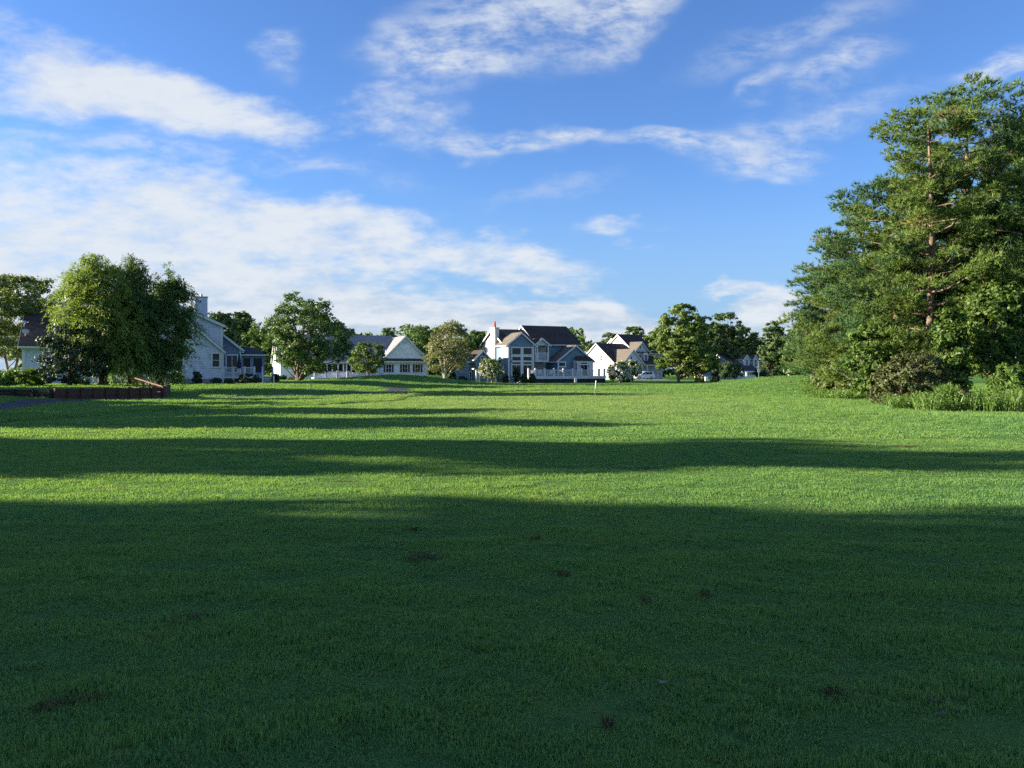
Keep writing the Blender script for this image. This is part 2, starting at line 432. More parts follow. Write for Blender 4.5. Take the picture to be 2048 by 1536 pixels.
# ------------------------------------------------------------ cart path
m_path = plain('asphalt', (0.050, 0.048, 0.050), 0.85, 0.25, 3.0, 0.5, 0.2)
PATH = [(-20.5, 14), (-20.2, 22), (-21.0, 28), (-22.4, 34), (-23.9, 38.5), (-24.4, 41.4), (-22.7, 44.3), (-19.9, 48.6), (-16, 52.2), (-11.5, 58), (-9.6, 64), (-9.8, 70), (-12, 75), (-18, 79), (-28, 82)]
def catmull(P, n=10):
    P = [np.array(p, float) for p in P]; out = []
    for i in range(len(P) - 1):
        p0, p1, p2, p3 = P[max(i - 1, 0)], P[i], P[i + 1], P[min(i + 2, len(P) - 1)]
        for k in range(n):
            t = k / n
            out.append(0.5 * (2 * p1 + (p2 - p0) * t + (2 * p0 - 5 * p1 + 4 * p2 - p3) * t * t + (3 * p1 - p0 - 3 * p2 + p3) * t ** 3))
    out.append(P[-1]); return np.array(out)
pc = catmull(PATH, 12); tg = np.gradient(pc, axis=0); tg /= np.linalg.norm(tg, axis=1)[:, None]
nr = np.stack([-tg[:, 1], tg[:, 0]], 1); half = 1.05
vs = []; 
for o_ in (-half, -half * .4, half * .4, half):
    q = pc + nr * (o_ + 0.05 * np.sin(np.arange(len(pc)) * 0.9 + o_)[:, None])
    vs.append(np.column_stack([q, H(q[:, 0], q[:, 1]) + 0.035 + (0.01 if abs(o_) < 0.9 else -0.02)]))
n_ = len(pc); V = np.concatenate(vs); fi = []
for r in range(3):
    for k in range(n_ - 1): fi.append((r * n_ + k, r * n_ + k + 1, (r + 1) * n_ + k + 1, (r + 1) * n_ + k))
tag(obj('cart_path', raw_mesh('cart_path', V, 4, fi, m_path, smooth=True)), kind='structure')

# ------------------------------------------------------------ grass blades
def grass_mat(name, dry=False):
    m, T, out = new_mat(name)
    geo = T.new('ShaderNodeNewGeometry'); pos = geo.outputs['Position']
    oi = T.new('ShaderNodeObjectInfo'); at = T.new('ShaderNodeAttribute', attribute_name='tint')
    c = turf_color(T, pos) if not dry else T.mix(oi.outputs['Random'], (0.11, 0.095, 0.05, 1), (0.17, 0.17, 0.08, 1))
    if not dry:
        c = T.mix(T.math('MULTIPLY', oi.outputs['Random'], 0.55), c, (0.265, 0.385, 0.125, 1))
        c = T.mix(T.math('MULTIPLY', at.outputs['Fac'], 0.45), c, (0.086, 0.205, 0.068, 1))
        c = T.mix(soil_mask(T, pos), c, (0.13, 0.085, 0.04, 1))
    p = T.new('ShaderNodeBsdfPrincipled'); T.put(p.inputs['Base Color'], c); p.inputs['Roughness'].default_value = 0.6; p.inputs['Specular IOR Level'].default_value = 0.06
    tr = T.new('ShaderNodeBsdfTranslucent'); T.put(tr.inputs[0], T.mix(1.0, c, (1.5, 1.4, 0.6, 1), 'MULTIPLY'))
    mx = T.new('ShaderNodeMixShader'); mx.inputs[0].default_value = 0.42
    T.l.new(p.outputs[0], mx.inputs[1]); T.l.new(tr.outputs[0], mx.inputs[2]); T.l.new(mx.outputs[0], out.inputs[0]); return m
m_grass = grass_mat('grass_blade'); m_dry = grass_mat('dry_grass', True)
def tuft(name, n, rad, hgt, wid, mat, seed, lean=0.5):
    g = np.random.default_rng(seed)
    a = g.uniform(0, 6.283, n); r = rad * np.sqrt(g.uniform(0, 1, n)); bx, by = r * np.cos(a), r * np.sin(a)
    da = g.uniform(0, 6.283, n); h = hgt * g.uniform(0.55, 1.15, n); ln = h * lean * g.uniform(0.2, 1.5, n)
    w = wid * g.uniform(0.7, 1.3, n); sx, sy = -np.sin(da) * w / 2, np.cos(da) * w / 2
    dxx, dyy = np.cos(da) * ln, np.sin(da) * ln
    z0 = -0.01 * np.ones(n)
    v = np.stack([np.stack([bx - sx, by - sy, z0], 1), np.stack([bx + sx, by + sy, z0], 1),
                  np.stack([bx + sx * .8 + dxx * .4, by + sy * .8 + dyy * .4, h * .62], 1), np.stack([bx - sx * .8 + dxx * .4, by - sy * .8 + dyy * .4, h * .62], 1),
                  np.stack([bx + dxx, by + dyy, h], 1)], 1).reshape(-1, 3)
    k = np.arange(n)[:, None] * 5
    tris = np.concatenate([k + [0, 1, 2], k + [0, 2, 3], k + [3, 2, 4]], 1).reshape(-1, 3)
    me = raw_mesh(name, v, 3, tris, mat, np.repeat(g.uniform(0, 1, n), 3))
    return bpy.data.objects.new(name, me)
def scatter(name, pts, rot, scl, sources):
    cl = bpy.data.collections.new(name + '_source')
    for s in sources: cl.objects.link(s)
    me = bpy.data.meshes.new(name); me.vertices.add(len(pts)); me.vertices.foreach_set('co', np.asarray(pts, np.float32).ravel())
    a = me.attributes.new('rot', 'FLOAT_VECTOR', 'POINT'); a.data.foreach_set('vector', np.asarray(rot, np.float32).ravel())
    a = me.attributes.new('scl', 'FLOAT_VECTOR', 'POINT'); a.data.foreach_set('vector', np.asarray(scl, np.float32).ravel())
    a = me.attributes.new('pick', 'INT', 'POINT'); a.data.foreach_set('value', np.random.default_rng(len(pts)).integers(0, len(sources), len(pts)).astype(np.int32))
    o = obj(name, me)
    g = bpy.data.node_groups.new(name, 'GeometryNodeTree')
    g.interface.new_socket('Geometry', in_out='INPUT', socket_type='NodeSocketGeometry'); g.interface.new_socket('Geometry', in_out='OUTPUT', socket_type='NodeSocketGeometry')
    gi = g.nodes.new('NodeGroupInput'); go = g.nodes.new('NodeGroupOutput')
    ip = g.nodes.new('GeometryNodeInstanceOnPoints'); ci = g.nodes.new('GeometryNodeCollectionInfo')
    ci.inputs['Collection'].default_value = cl; ci.inputs['Separate Children'].default_value = True; ci.inputs['Reset Children'].default_value = True
    def att(nm, typ):
        n = g.nodes.new('GeometryNodeInputNamedAttribute'); n.data_type = typ; n.inputs[0].default_value = nm; return n.outputs[0]
    L = g.links.new
    L(gi.outputs[0], ip.inputs['Points']); L(ci.outputs[0], ip.inputs['Instance']); ip.inputs['Pick Instance'].default_value = True
    L(att('pick', 'INT'), ip.inputs['Instance Index']); L(att('rot', 'FLOAT_VECTOR'), ip.inputs['Rotation']); L(att('scl', 'FLOAT_VECTOR'), ip.inputs['Scale'])
    L(ip.outputs[0], go.inputs[0])
    md = o.modifiers.new('scatter', 'NODES'); md.node_group = g
    return o
tufts = [tuft('tuft', 20, 0.045, 0.019, 0.0040, m_grass, s, 0.9) for s in range(6)]
wide = [tuft('wide_tuft', 36, 0.12, 0.017, 0.006, m_grass, 20 + s, 0.9) for s in range(5)]
far = [tuft('far_tuft', 38, 0.30, 0.022, 0.015, m_grass, 40 + s, 0.9) for s in range(5)]
rough = [tuft('rough_tuft', 34, 0.24, 0.050, 0.013, m_grass, 60 + s, 0.7) for s in range(4)]
G = np.random.default_rng(11)
path_xy = pc
def on_path(x, y, w=1.1):
    ok = np.zeros(len(x), bool)
    m = (x < 4) & (y > 12)
    if m.any():
        d = np.min(np.hypot(x[m][:, None] - path_xy[None, ::2, 0], y[m][:, None] - path_xy[None, ::2, 1]), 1); ok[m] = d < w
    return ok
def zone(y0, y1, dens, pad=1.2, k=0.66, fair=None):
    n = int((y1 - y0) * (k * (y0 + y1) + 2 * pad) * dens)
    y = np.sqrt(G.uniform(y0 ** 2, y1 ** 2, n * 1)); x = G.uniform(-1, 1, n) * (k * y + pad)
    keep = ~on_path(x, y)
    sd = poly_sd(FAIRWAY, x, y)
    if fair is True: keep &= sd < 0.05
    if fair is False: keep &= sd > -0.02
    return x[keep], y[keep]
RIP = [(rng0.uniform(5, 24), rng0.uniform(-.9, .9) + math.pi / 2, rng0.uniform(0, 6.28)) for _ in range(14)]
def ripple(x, y):
    z = np.zeros(len(x)); dx_ = z.copy(); dy_ = z.copy(); amp = np.clip(1.25 - y / 60, .3, 1)
    for k, a, ph in RIP:
        cx_, cy_ = k * math.cos(a) * .8, k * math.sin(a); th = cx_ * x + cy_ * y + ph + 1.1 * np.sin(.31 * k * x + .17 * k * y + 2 * ph); A = .035 / k * 0.62
        z += A * np.sin(th); dx_ += A * cx_ * np.cos(th); dy_ += A * cy_ * np.cos(th)
    return z * amp * .8 + .003, dx_ * amp * .8, dy_ * amp * .8
PATCH = [(rng0.uniform(2.5, 11), rng0.uniform(0, 6.28), rng0.uniform(0, 6.28)) for _ in range(10)]
def lay(name, xy, sources, s0, s1, z0=0.8, z1=1.25, label='', sink=0.0):
    x, y = xy; n = len(x)
    fz, fx, fy = ripple(x, y); hv = np.column_stack([x, y, H(x, y) - sink + fz])
    sx = G.uniform(s0, s1, n); sz = sx * 0 + G.uniform(z0, z1, n)
    # patchy length of the cut
    pn = np.zeros(n)
    for k_, a_, ph_ in PATCH: pn += np.sin(k_ * (x * math.cos(a_) * .55 + y * math.sin(a_)) + ph_ + 1.3 * np.sin(.7 * k_ * (y * math.cos(a_) - x * math.sin(a_) * .6) + ph_ * 2))
    sz *= np.clip(1.0 + 0.20 * pn, 0.35, 1.9)
    rot = np.column_stack([G.uniform(-.12, .12, n) + np.arctan(fy) * 1.5, G.uniform(-.12, .12, n) - np.arctan(fx) * 1.5, G.uniform(0, 6.283, n)])
    o = scatter(name, hv, rot, np.column_stack([sx, sx, sz]), sources)
    return tag(o, label, 'grass', kind='stuff')
lay('fairway_grass', zone(2.6, 8.5, 640), tufts, 0.85, 1.35, label='short mown fairway grass in the shaded foreground')
lay('fairway_grass', zone(8.5, 19, 95), wide, 0.85, 1.4, label='short mown fairway grass across the shadow bands')
lay('fairway_grass', zone(19, 46, 17, fair=True), far, 0.8, 1.3, 0.7, 1.2, label='sunlit short fairway grass further up the hole')
lay('fairway_grass', zone(46, 72, 9, fair=True), far, 1.0, 1.7, 0.7, 1.3, label='bright short fairway grass near the white stake')
lay('rough_grass', zone(19, 48, 14, 2.0, fair=False), rough, 0.8, 1.4, label='longer rough grass bordering the mown fairway')
lay('rough_grass', zone(48, 100, 4.5, 2.0, fair=False), rough, 1.3, 2.6, 0.8, 1.5, label='longer rough grass on the mounds before the houses')

# uncut fringe where the rough meets the fairway on the left
fl = catmull(FAIRWAY[:11], 60); tt = G.uniform(0, len(fl) - 1.001, 5200); k0 = tt.astype(int); fr_ = (tt - k0)[:, None]
fp_ = fl[k0] * (1 - fr_) + fl[k0 + 1] * fr_; fp_ += G.normal(size=fp_.shape) * .10
fp_ = fp_[~on_path(fp_[:, 0], fp_[:, 1])]
lay('fringe_grass', (fp_[:, 0], fp_[:, 1]), rough, .5, .9, 1.0, 1.8, label='taller fringe of grass along the left fairway edge')
fl2 = catmull(FAIRWAY[12:19], 60); tt = G.uniform(0, len(fl2) - 1.001, 2600); k0 = tt.astype(int); fr_ = (tt - k0)[:, None]
fp_ = fl2[k0] * (1 - fr_) + fl2[k0 + 1] * fr_; fp_ += G.normal(size=fp_.shape) * .10
lay('fringe_grass', (fp_[:, 0], fp_[:, 1]), rough, .5, .9, .8, 1.4, label='taller fringe of grass along the right fairway edge')

# ------------------------------------------------------------ trees
def leaf_cloud(g, centers, radii, n_per, size, out_c, flat=0.75, aspect=1.6, droop=0.0, spread=0.8, tint0=None):
    """leaf-sized diamonds spread through clumps; returns verts, quad idx, tint"""
    K = len(centers); w = radii ** 2; cnt = np.maximum(3, (n_per * K * w / w.sum()).astype(int))
    ci = np.repeat(np.arange(K), cnt); N = len(ci)
    d = g.normal(size=(N, 3)); d /= np.linalg.norm(d, axis=1)[:, None]
    lob = g.normal(size=(K, 6, 3)); lob /= np.linalg.norm(lob, axis=2)[:, :, None]; lob *= g.uniform(.25, .95, (K, 6, 1))
    r = radii[ci] * 0.52 * g.uniform(0, 1, N) ** 0.45 * (1 + 0.22 * g.normal(size=N))
    p = centers[ci] + (d * r[:, None] + lob[ci, g.integers(0, 6, N)] * (radii[ci] * 0.78)[:, None]) * np.array([1, 1, flat])
    if droop: p[:, 2] -= droop * g.uniform(0, 1, N) ** 2 * radii[ci]
    oc = p - out_c; oc /= np.linalg.norm(oc, axis=1)[:, None] + 1e-6
    nrm = 0.75 * d + 0.45 * oc + spread * g.normal(size=(N, 3)) * 0.7; nrm[:, 2] += 0.15
    nrm /= np.linalg.norm(nrm, axis=1)[:, None]
    ref = g.normal(size=(N, 3)); ref[:, 2] -= droop * 2.2
    t = ref - nrm * np.sum(ref * nrm, 1)[:, None]; t /= np.linalg.norm(t, axis=1)[:, None] + 1e-6
    b = np.cross(nrm, t); s = size * g.uniform(0.65, 1.35, N)
    L = (t * (s * aspect * 0.5)[:, None]); B = b * (s * 0.5)[:, None]
    bend = nrm * (s * 0.12)[:, None]
    v = np.stack([p - L - bend, p - B * g.uniform(.7, 1.1, N)[:, None] + L * .1, p + L - bend, p + B * g.uniform(.7, 1.1, N)[:, None] + L * .1], 1).reshape(-1, 3)
    ctint = g.uniform(0, 1, K) if tint0 is None else tint0
    tint = np.clip(0.55 * ctint[ci] + 0.45 * g.uniform(0, 1, N), 0, 0.84)
    return v, np.arange(N * 4), tint
def plumes(g, prof, n, length, size, aspect, depth=0.9, tint_n=60):
    """feathery sprays: strands that leave the crown outward and bend down, narrow leaves along each"""
    S0 = sample_env(g, prof, n, depth, 0.55); ctr = np.array([0, 0, prof[0][0] * .6 + prof[-1][0] * .4])
    o = S0 - ctr; o /= np.linalg.norm(o, axis=1)[:, None] + 1e-6
    dr = o * 0.9 + g.normal(size=(n, 3)) * .35; dr[:, 2] += .5; dr /= np.linalg.norm(dr, axis=1)[:, None]
    L = length * g.uniform(.5, 1.3, n); m = 22; u = np.tile(np.linspace(.08, 1, m), n) + g.uniform(-.03, .03, n * m); ci = np.repeat(np.arange(n), m)
    p = S0[ci] + dr[ci] * (L[ci] * u)[:, None]; p[:, 2] -= 0.75 * L[ci] * u ** 2.2
    p += g.normal(size=(n * m, 3)) * (.07 * length)
    tz = dr[ci].copy(); tz[:, 2] -= 1.6 * u; tz += g.normal(size=(n * m, 3)) * .45; tz /= np.linalg.norm(tz, axis=1)[:, None]
    nr_ = o[ci] * .5 + g.normal(size=(n * m, 3)) * .6; nr_ -= tz * np.sum(nr_ * tz, 1)[:, None]; nr_ /= np.linalg.norm(nr_, axis=1)[:, None] + 1e-6
    b = np.cross(tz, nr_); s_ = size * g.uniform(.6, 1.3, n * m)
    v = np.stack([p, p + tz * (s_ * aspect * .45)[:, None] + b * (s_ * .5)[:, None], p + tz * (s_ * aspect)[:, None], p + tz * (s_ * aspect * .45)[:, None] - b * (s_ * .5)[:, None]], 1).reshape(-1, 3)
    return v, np.arange(n * m * 4), np.clip(g.uniform(0, .6, n)[ci] + g.uniform(0, .3, n * m), 0, .84)
def envelope(prof):
    t = np.array([q[0] for q in prof], float); l = np.array([q[1] for q in prof], float); r = np.array([q[2] for q in prof], float)
    return (lambda z: np.interp(z, t, l)), (lambda z: np.interp(z, t, r))
def sample_env(g, prof, n, depth=0.9, shell=0.35):
    fl, fr = envelope(prof); z = np.linspace(prof[0][0], prof[-1][0], 200); w = (fl(z) + fr(z)) ** 1.6 + 0.02; w /= w.sum()
    zz = g.choice(z, n, p=w) + g.uniform(-.5, .5, n) * (z[1] - z[0])
    a = g.uniform(0, 6.283, n); rr = g.uniform(0, 1, n) ** shell
    cx = (fr(zz) - fl(zz)) / 2; rx = (fr(zz) + fl(zz)) / 2
    return np.column_stack([cx + rx * rr * np.cos(a), rx * depth * rr * np.sin(a), zz])
def curve_pts(a, b, sag, n=6, g=None, wob=0.0):
    a, b = np.array(a, float), np.array(b, float); out = []
    for i in range(n):
        t = i / (n - 1); q = a + (b - a) * t; q[2] += sag * 4 * t * (1 - t)
        if g is not None and 0 < i < n - 1: q += g.normal(size=3) * wob
        out.append(q)
    return out
BARK = {'grey': bark_mat('grey_bark', (0.11, 0.085, 0.06), (0.21, 0.17, 0.125)), 'brown': bark_mat('brown_bark', (0.06, 0.043, 0.03), (0.13, 0.095, 0.065)),
        'pine': bark_mat('pine_bark', (0.10, 0.065, 0.042), (0.27, 0.19, 0.125)), 'birch': bark_mat('birch_bark', (0.36, 0.29, 0.21), (0.58, 0.49, 0.38)), 'tan': bark_mat('smooth_tan_bark', (0.22, 0.15, 0.09), (0.34, 0.25, 0.16))}
LEAF = {
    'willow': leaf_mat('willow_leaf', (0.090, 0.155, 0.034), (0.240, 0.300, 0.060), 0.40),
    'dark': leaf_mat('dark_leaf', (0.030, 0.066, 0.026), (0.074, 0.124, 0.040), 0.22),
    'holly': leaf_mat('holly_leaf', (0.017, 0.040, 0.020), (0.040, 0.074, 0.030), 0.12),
    'maple': leaf_mat('maple_leaf', (0.049, 0.107, 0.030), (0.140, 0.214, 0.053), 0.30),
    'oak': leaf_mat('oak_leaf', (0.070, 0.130, 0.030), (0.185, 0.245, 0.052), 0.32),
    'pale': leaf_mat('pale_leaf', (0.080, 0.130, 0.036), (0.210, 0.250, 0.080), 0.35),
    'birch': leaf_mat('birch_leaf', (0.110, 0.130, 0.055), (0.270, 0.270, 0.125), 0.35),
    'myrtle': leaf_mat('myrtle_leaf', (0.058, 0.124, 0.030), (0.181, 0.231, 0.049), 0.30, (0.264, 0.165, 0.066)),
    'wood': leaf_mat('wood_leaf', (0.040, 0.095, 0.018), (0.125, 0.190, 0.036), 0.32),
    'pine': leaf_mat('pine_needle', (0.048, 0.110, 0.034), (0.150, 0.240, 0.062), 0.16, (0.24, 0.20, 0.08), 0.55, 0.2),
    'pine_blue': leaf_mat('bluish_pine_needle', (0.036, 0.092, 0.036), (0.112, 0.200, 0.066), 0.16, (0.24, 0.20, 0.08), 0.55, 0.2),
    'pine_gold': leaf_mat('yellowish_pine_needle', (0.066, 0.120, 0.030), (0.195, 0.265, 0.060), 0.18, (0.26, 0.20, 0.08), 0.55, 0.2),
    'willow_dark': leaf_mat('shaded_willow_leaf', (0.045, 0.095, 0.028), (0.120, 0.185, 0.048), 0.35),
    'pine_far': leaf_mat('far_pine_needle', (0.043, 0.086, 0.033), (0.124, 0.181, 0.053), 0.15, None, 0.55, 0.2),
    'pine_dark': leaf_mat('dark_pine_needle', (0.026, 0.056, 0.030), (0.066, 0.107, 0.043), 0.12, None, 0.55, 0.2),  # darker needles of the thin sparse pine
    'scrub': leaf_mat('scrub_leaf', (0.049, 0.069, 0.023), (0.124, 0.140, 0.049), 0.22),
    'weed': leaf_mat('weed_leaf', (0.055, 0.120, 0.020), (0.150, 0.240, 0.045), 0.35, (0.26, 0.25, 0.10)),
    'yellow': leaf_mat('yellow_shrub_leaf', (0.247, 0.231, 0.049), (0.429, 0.396, 0.099), 0.3),
}
m_bloom = plain('white_bloom', (0.62, 0.60, 0.50), 0.7, 0.12, 9)
class Arr:
    def __init__(s): s.v = []; s.i = []; s.t = []; s.k = 0
    def add(s, v, i, t): s.v.append(v); s.i.append(np.asarray(i) + s.k); s.t.append(t); s.k += len(v)
    def mesh(s, name, fn, mat): return raw_mesh(name, np.concatenate(s.v), fn, np.concatenate(s.i), mat, np.concatenate(s.t))
def place(px, d, z=None):
    x = X(px, d); return (x, d, (Hs(x, d) if z is None else z) - 0.04)
def broadleaf(name, label, loc, prof, leaf, bark='grey', trunk_r=0.18, stems=1, clumps=90, clump_r=0.9, leaves=9000, size=0.22, seed=1,
              droop=0.0, aspect=1.6, flat=0.75, shell=0.42, depth=0.9, fork=0.3, bloom=0, cat='tree', group=None, limbs=26, lean=0.0, spread=0.8, edge=0, feather=0):
    g = np.random.default_rng(seed); root = empty(name, label, cat, loc, 0, group)
    zt = prof[-1][0]; zb = prof[0][0]
    C = sample_env(g, prof, clumps, depth, shell)
    ctr = np.array([0, 0, zb + (zt - zb) * 0.45])
    rad = clump_r * g.uniform(0.6, 1.3, len(C))
    if edge:                                                     # short sprays that break the outline
        E = sample_env(g, prof, edge, depth, 0.05); E -= (E - ctr) * 0.03
        C = np.concatenate([C, E]); rad = np.concatenate([rad, clump_r * g.uniform(0.25, 0.55, edge)])
    # keep clumps inside the envelope by their own radius
    C[:, :2] *= 1 - 0.35 * clump_r / (np.abs(C[:, :1]).max() + clump_r)
    C[:, 2] = np.minimum(C[:, 2], zt - rad * 0.6 - 0.02 * zt)
    v, i, t = leaf_cloud(g, C, rad, leaves / len(C), size, ctr, flat, aspect, droop, spread)
    if feather:
        v2, i2, t2 = plumes(g, prof, feather, clump_r * 1.45, size * .55, aspect * 1.3, depth)
        i = np.concatenate([i, i2 + len(v)]); v = np.concatenate([v, v2]); t = np.concatenate([t, t2])
    me = raw_mesh('crown', v, 4, i, LEAF[leaf], t)
    cr = tag(obj('crown', me, root), kind='stuff')
    # trunk(s)
    tops = []
    for s_ in range(stems):
        a = 6.283 * s_ / max(stems, 1) + g.uniform(-.4, .4); off = 0 if stems == 1 else trunk_r * 1.2
        zf = zb + (zt - zb) * fork; k = (0.0 if stems == 1 else (zt * 0.11))
        p0 = np.array([math.cos(a) * off, math.sin(a) * off, -0.12]); p1 = np.array([math.cos(a) * (off + k) + lean, math.sin(a) * (off + k), zf])
        p2 = np.array([p1[0] * 0.9, p1[1] * 0.9, zt * 0.74])
        P = [p0, p0 * [1.0, 1.0, 0] + [0, 0, .25]] + curve_pts(p0 * [1, 1, 0] + [0, 0, .6], p1, 0, 5, g, trunk_r * .25) + curve_pts(p1, p2, 0, 5, g, trunk_r * .5)[1:]
        rr = [trunk_r * 1.45, trunk_r * 1.1] + list(np.linspace(trunk_r, trunk_r * .72, 5)) + list(np.linspace(trunk_r * .62, trunk_r * .12, 4))
        MB().tube(P, rr, 8).build('trunk', BARK[bark], root, smooth=True)
        tops.append((p0 * [1, 1, 0], p1, p2))
    br = MB()
    for k in g.permutation(clumps)[:limbs]:
        c = C[k]; p0, p1, p2 = tops[int(g.integers(stems))]
        tz = np.clip((c[2] - abs(c[0]) * .7 - .3 - zb * .3) / max(zt * .74, .1), 0.05, 0.9); zs = tz * zt * .74
        s0 = p0 + (p1 - p0) * (zs / max(p1[2], .1)) if zs < p1[2] else p1 + (p2 - p1) * ((zs - p1[2]) / max(p2[2] - p1[2], .1))
        r0 = trunk_r * (0.45 * (1 - zs / zt) + 0.08)
        br.tube(curve_pts(s0, c, 0.12 * np.linalg.norm(c - s0) * (-0.5 if droop else 0.5), 5, g, 0.06), np.linspace(r0, r0 * .2, 5), 5, False)
    tag(br.build('branches', BARK[bark], root, smooth=True), kind='stuff')
    if bloom:
        E = sample_env(g, prof, bloom, depth, 0.10)
        v, i, t = leaf_cloud(g, E, np.full(len(E), clump_r * .30), 22, size * 0.75, ctr, 1.3, 1.2, 0, 0.9)
        tag(obj('blossoms', raw_mesh('blossoms', v, 4, i, m_bloom), root), kind='stuff')
    return root
def needle_tufts(g, P, Dr, rad, n, width, ctint):
    """bursts of flat needle blades; P centres, Dr growing directions"""
    N = len(P) * n; ci = np.repeat(np.arange(len(P)), n)
    d = g.normal(size=(N, 3)) * 0.72 + Dr[ci]; d /= np.linalg.norm(d, axis=1)[:, None]
    ref = g.normal(size=(N, 3)); b = np.cross(d, ref); b /= np.linalg.norm(b, axis=1)[:, None] + 1e-6
    L = (rad[ci] * g.uniform(.7, 1.2, N))[:, None]; w = (width * g.uniform(.7, 1.3, N))[:, None]
    base = P[ci] - d * L * 0.15
    v = np.stack([base + b * w, base + d * L, base - b * w], 1).reshape(-1, 3)
    t = np.clip(0.6 * ctint[ci] + 0.4 * g.uniform(0, 1, N), 0, 1)
    return v, np.arange(N * 3), t
def pine(name, label, loc, h, prof, seed, leaf='pine', whorls=20, per=5, tuft_r=0.31, width=0.019, blades=13, per_branch=38, bare=0.22, lean=(0, 0), trunk_r=0.22, west=1.0, group=None, up=0.28, droop=0.0, plume=0.68, skip=0.07, dens=1.15):
    """whorled pine; prof: (height fraction, branch length)"""
    g = np.random.default_rng(seed); root = empty(name, label, 'pine tree', loc, 0, group)
    lf = lambda t: np.interp(t, [q[0] for q in prof], [q[1] for q in prof])
    sway = g.normal(size=2) * 0.15
    axis_ = lambda t: np.array([lean[0] * t * t + sway[0] * math.sin(3 * t), lean[1] * t * t + sway[1] * math.sin(2.3 * t), h * t])
    ts = np.linspace(0, 0.985, 14)
    MB().tube([axis_(t) - np.array([0, 0, 0.15 if k == 0 else 0]) for k, t in enumerate(ts)], [trunk_r * (1.35 if k == 0 else 1) * (1 - t) ** 0.75 + 0.02 for k, t in enumerate(ts)], 9).build('trunk', BARK['pine'], root, smooth=True)
    br = MB(); P = []; Dd = []; Ct = []
    t0 = prof[0][0]
    for wv in range(whorls):
        t = t0 + (0.985 - t0) * (wv + g.uniform(-.3, .3)) / whorls; t = min(max(t, 0.03), 0.985)
        n = max(3, int(per * (0.7 + 0.5 * g.random())))
        a0 = g.uniform(0, 6.283)
        for k in range(n):
            a = a0 + 6.283 * k / n + g.uniform(-.35, .35); L = lf(t) * g.uniform(0.6, 1.12)
            L *= 1 + (west - 1) * max(0, -math.cos(a)) * 0.8
            if g.random() < 0.10: L *= 0.55
            d0 = np.array([math.cos(a), math.sin(a), 0]); s0 = axis_(t)
            rise = (up * (1 - .25 * t) + 0.12 * t ** 3) * L; e = s0 + d0 * L + np.array([0, 0, rise - droop * L * (1 - t)])
            pts = curve_pts(s0, e, -0.07 * L, 6, g, 0.035 * L)
            r0 = trunk_r * 0.34 * (1 - t) ** .6 + 0.012
            br.tube(pts, np.linspace(r0, 0.012, 6), 5, False)
            if g.random() < skip: continue
            base_t = g.random() * .8; sdv = np.cross(d0, [0, 0, 1.0])
            npl = max(2, int(round(L * 0.95 * dens)))
            for k2 in range(npl):
                uu = 1.0 - (1 - bare) * (k2 / npl) * g.uniform(.75, 1.1); side = g.normal() * 0.20 * L * (1.25 - uu) * (0 if k2 == 0 else 1)
                q = np.array(pts[0]) + (e - np.array(pts[0])) * uu; q[2] = np.interp(uu, np.linspace(0, 1, 6), [p_[2] for p_ in pts])
                q = q + sdv * side
                pr = plume * g.uniform(.7, 1.25); mm = max(6, int(per_branch * (pr / plume) ** 2))
                w = g.normal(size=(mm, 3)); w /= np.linalg.norm(w, axis=1)[:, None]; w[:, 2] = np.where(w[:, 2] < -.25, -w[:, 2], w[:, 2])
                rr_ = pr * g.uniform(.35, 1.05, mm)
                off = d0[None] * (w[:, :1] * rr_[:, None] * 1.1) + sdv[None] * (w[:, 1:2] * rr_[:, None]) + np.array([0, 0, 1.0])[None] * (w[:, 2:3] * rr_[:, None] * 0.66)
                P.append(q[None] + off)
                gd_ = off / (np.linalg.norm(off, axis=1)[:, None] + 1e-6) * 0.8 + d0[None] * 0.35 + np.array([0, 0, 0.45])[None]; Dd.append(gd_ / np.linalg.norm(gd_, axis=1)[:, None])
                Ct.append(np.clip(base_t * .55 + g.uniform(0, .4) + g.uniform(0, .08, mm), 0, .84) if g.random() > 0.012 else np.full(mm, 1.3))
    # leader
    top = axis_(0.985); w = g.normal(size=(16, 3)) * [0.3, 0.3, 0.35]; P.append(top + w); Dd.append(np.tile([0, 0, 1.0], (16, 1))); Ct.append(g.uniform(.2, .8, 16))
    P = np.concatenate(P); Dd = np.concatenate(Dd); Ct = np.concatenate(Ct)
    v, i, t = needle_tufts(g, P, Dd, tuft_r * g.uniform(.75, 1.25, len(P)), blades, width, Ct)
    tag(obj('crown', raw_mesh('crown', v, 3, i, LEAF[leaf], t), root), kind='stuff')
    tag(br.build('branches', BARK['pine'], root, smooth=True), kind='stuff')
    return root
def prof_px(d, base_py, rows, cxpx):
    """outline rows (picture row, left column, right column) of a crown standing at distance d -> (z, left, right) about the stem"""
    out = []
    for py, l, r in sorted(rows, reverse=True):
        out.append(((base_py - py) * d / F, (cxpx - l) * d / F, (r - cxpx) * d / F))
    return out
def outlined(name, label, cx, d, base_py, rows, leaf, **kw):
    loc = (X(cx, d), d, Z(base_py, d) - 0.03)
    return broadleaf(name, label, loc, prof_px(d, base_py, rows, cx), leaf, **kw)

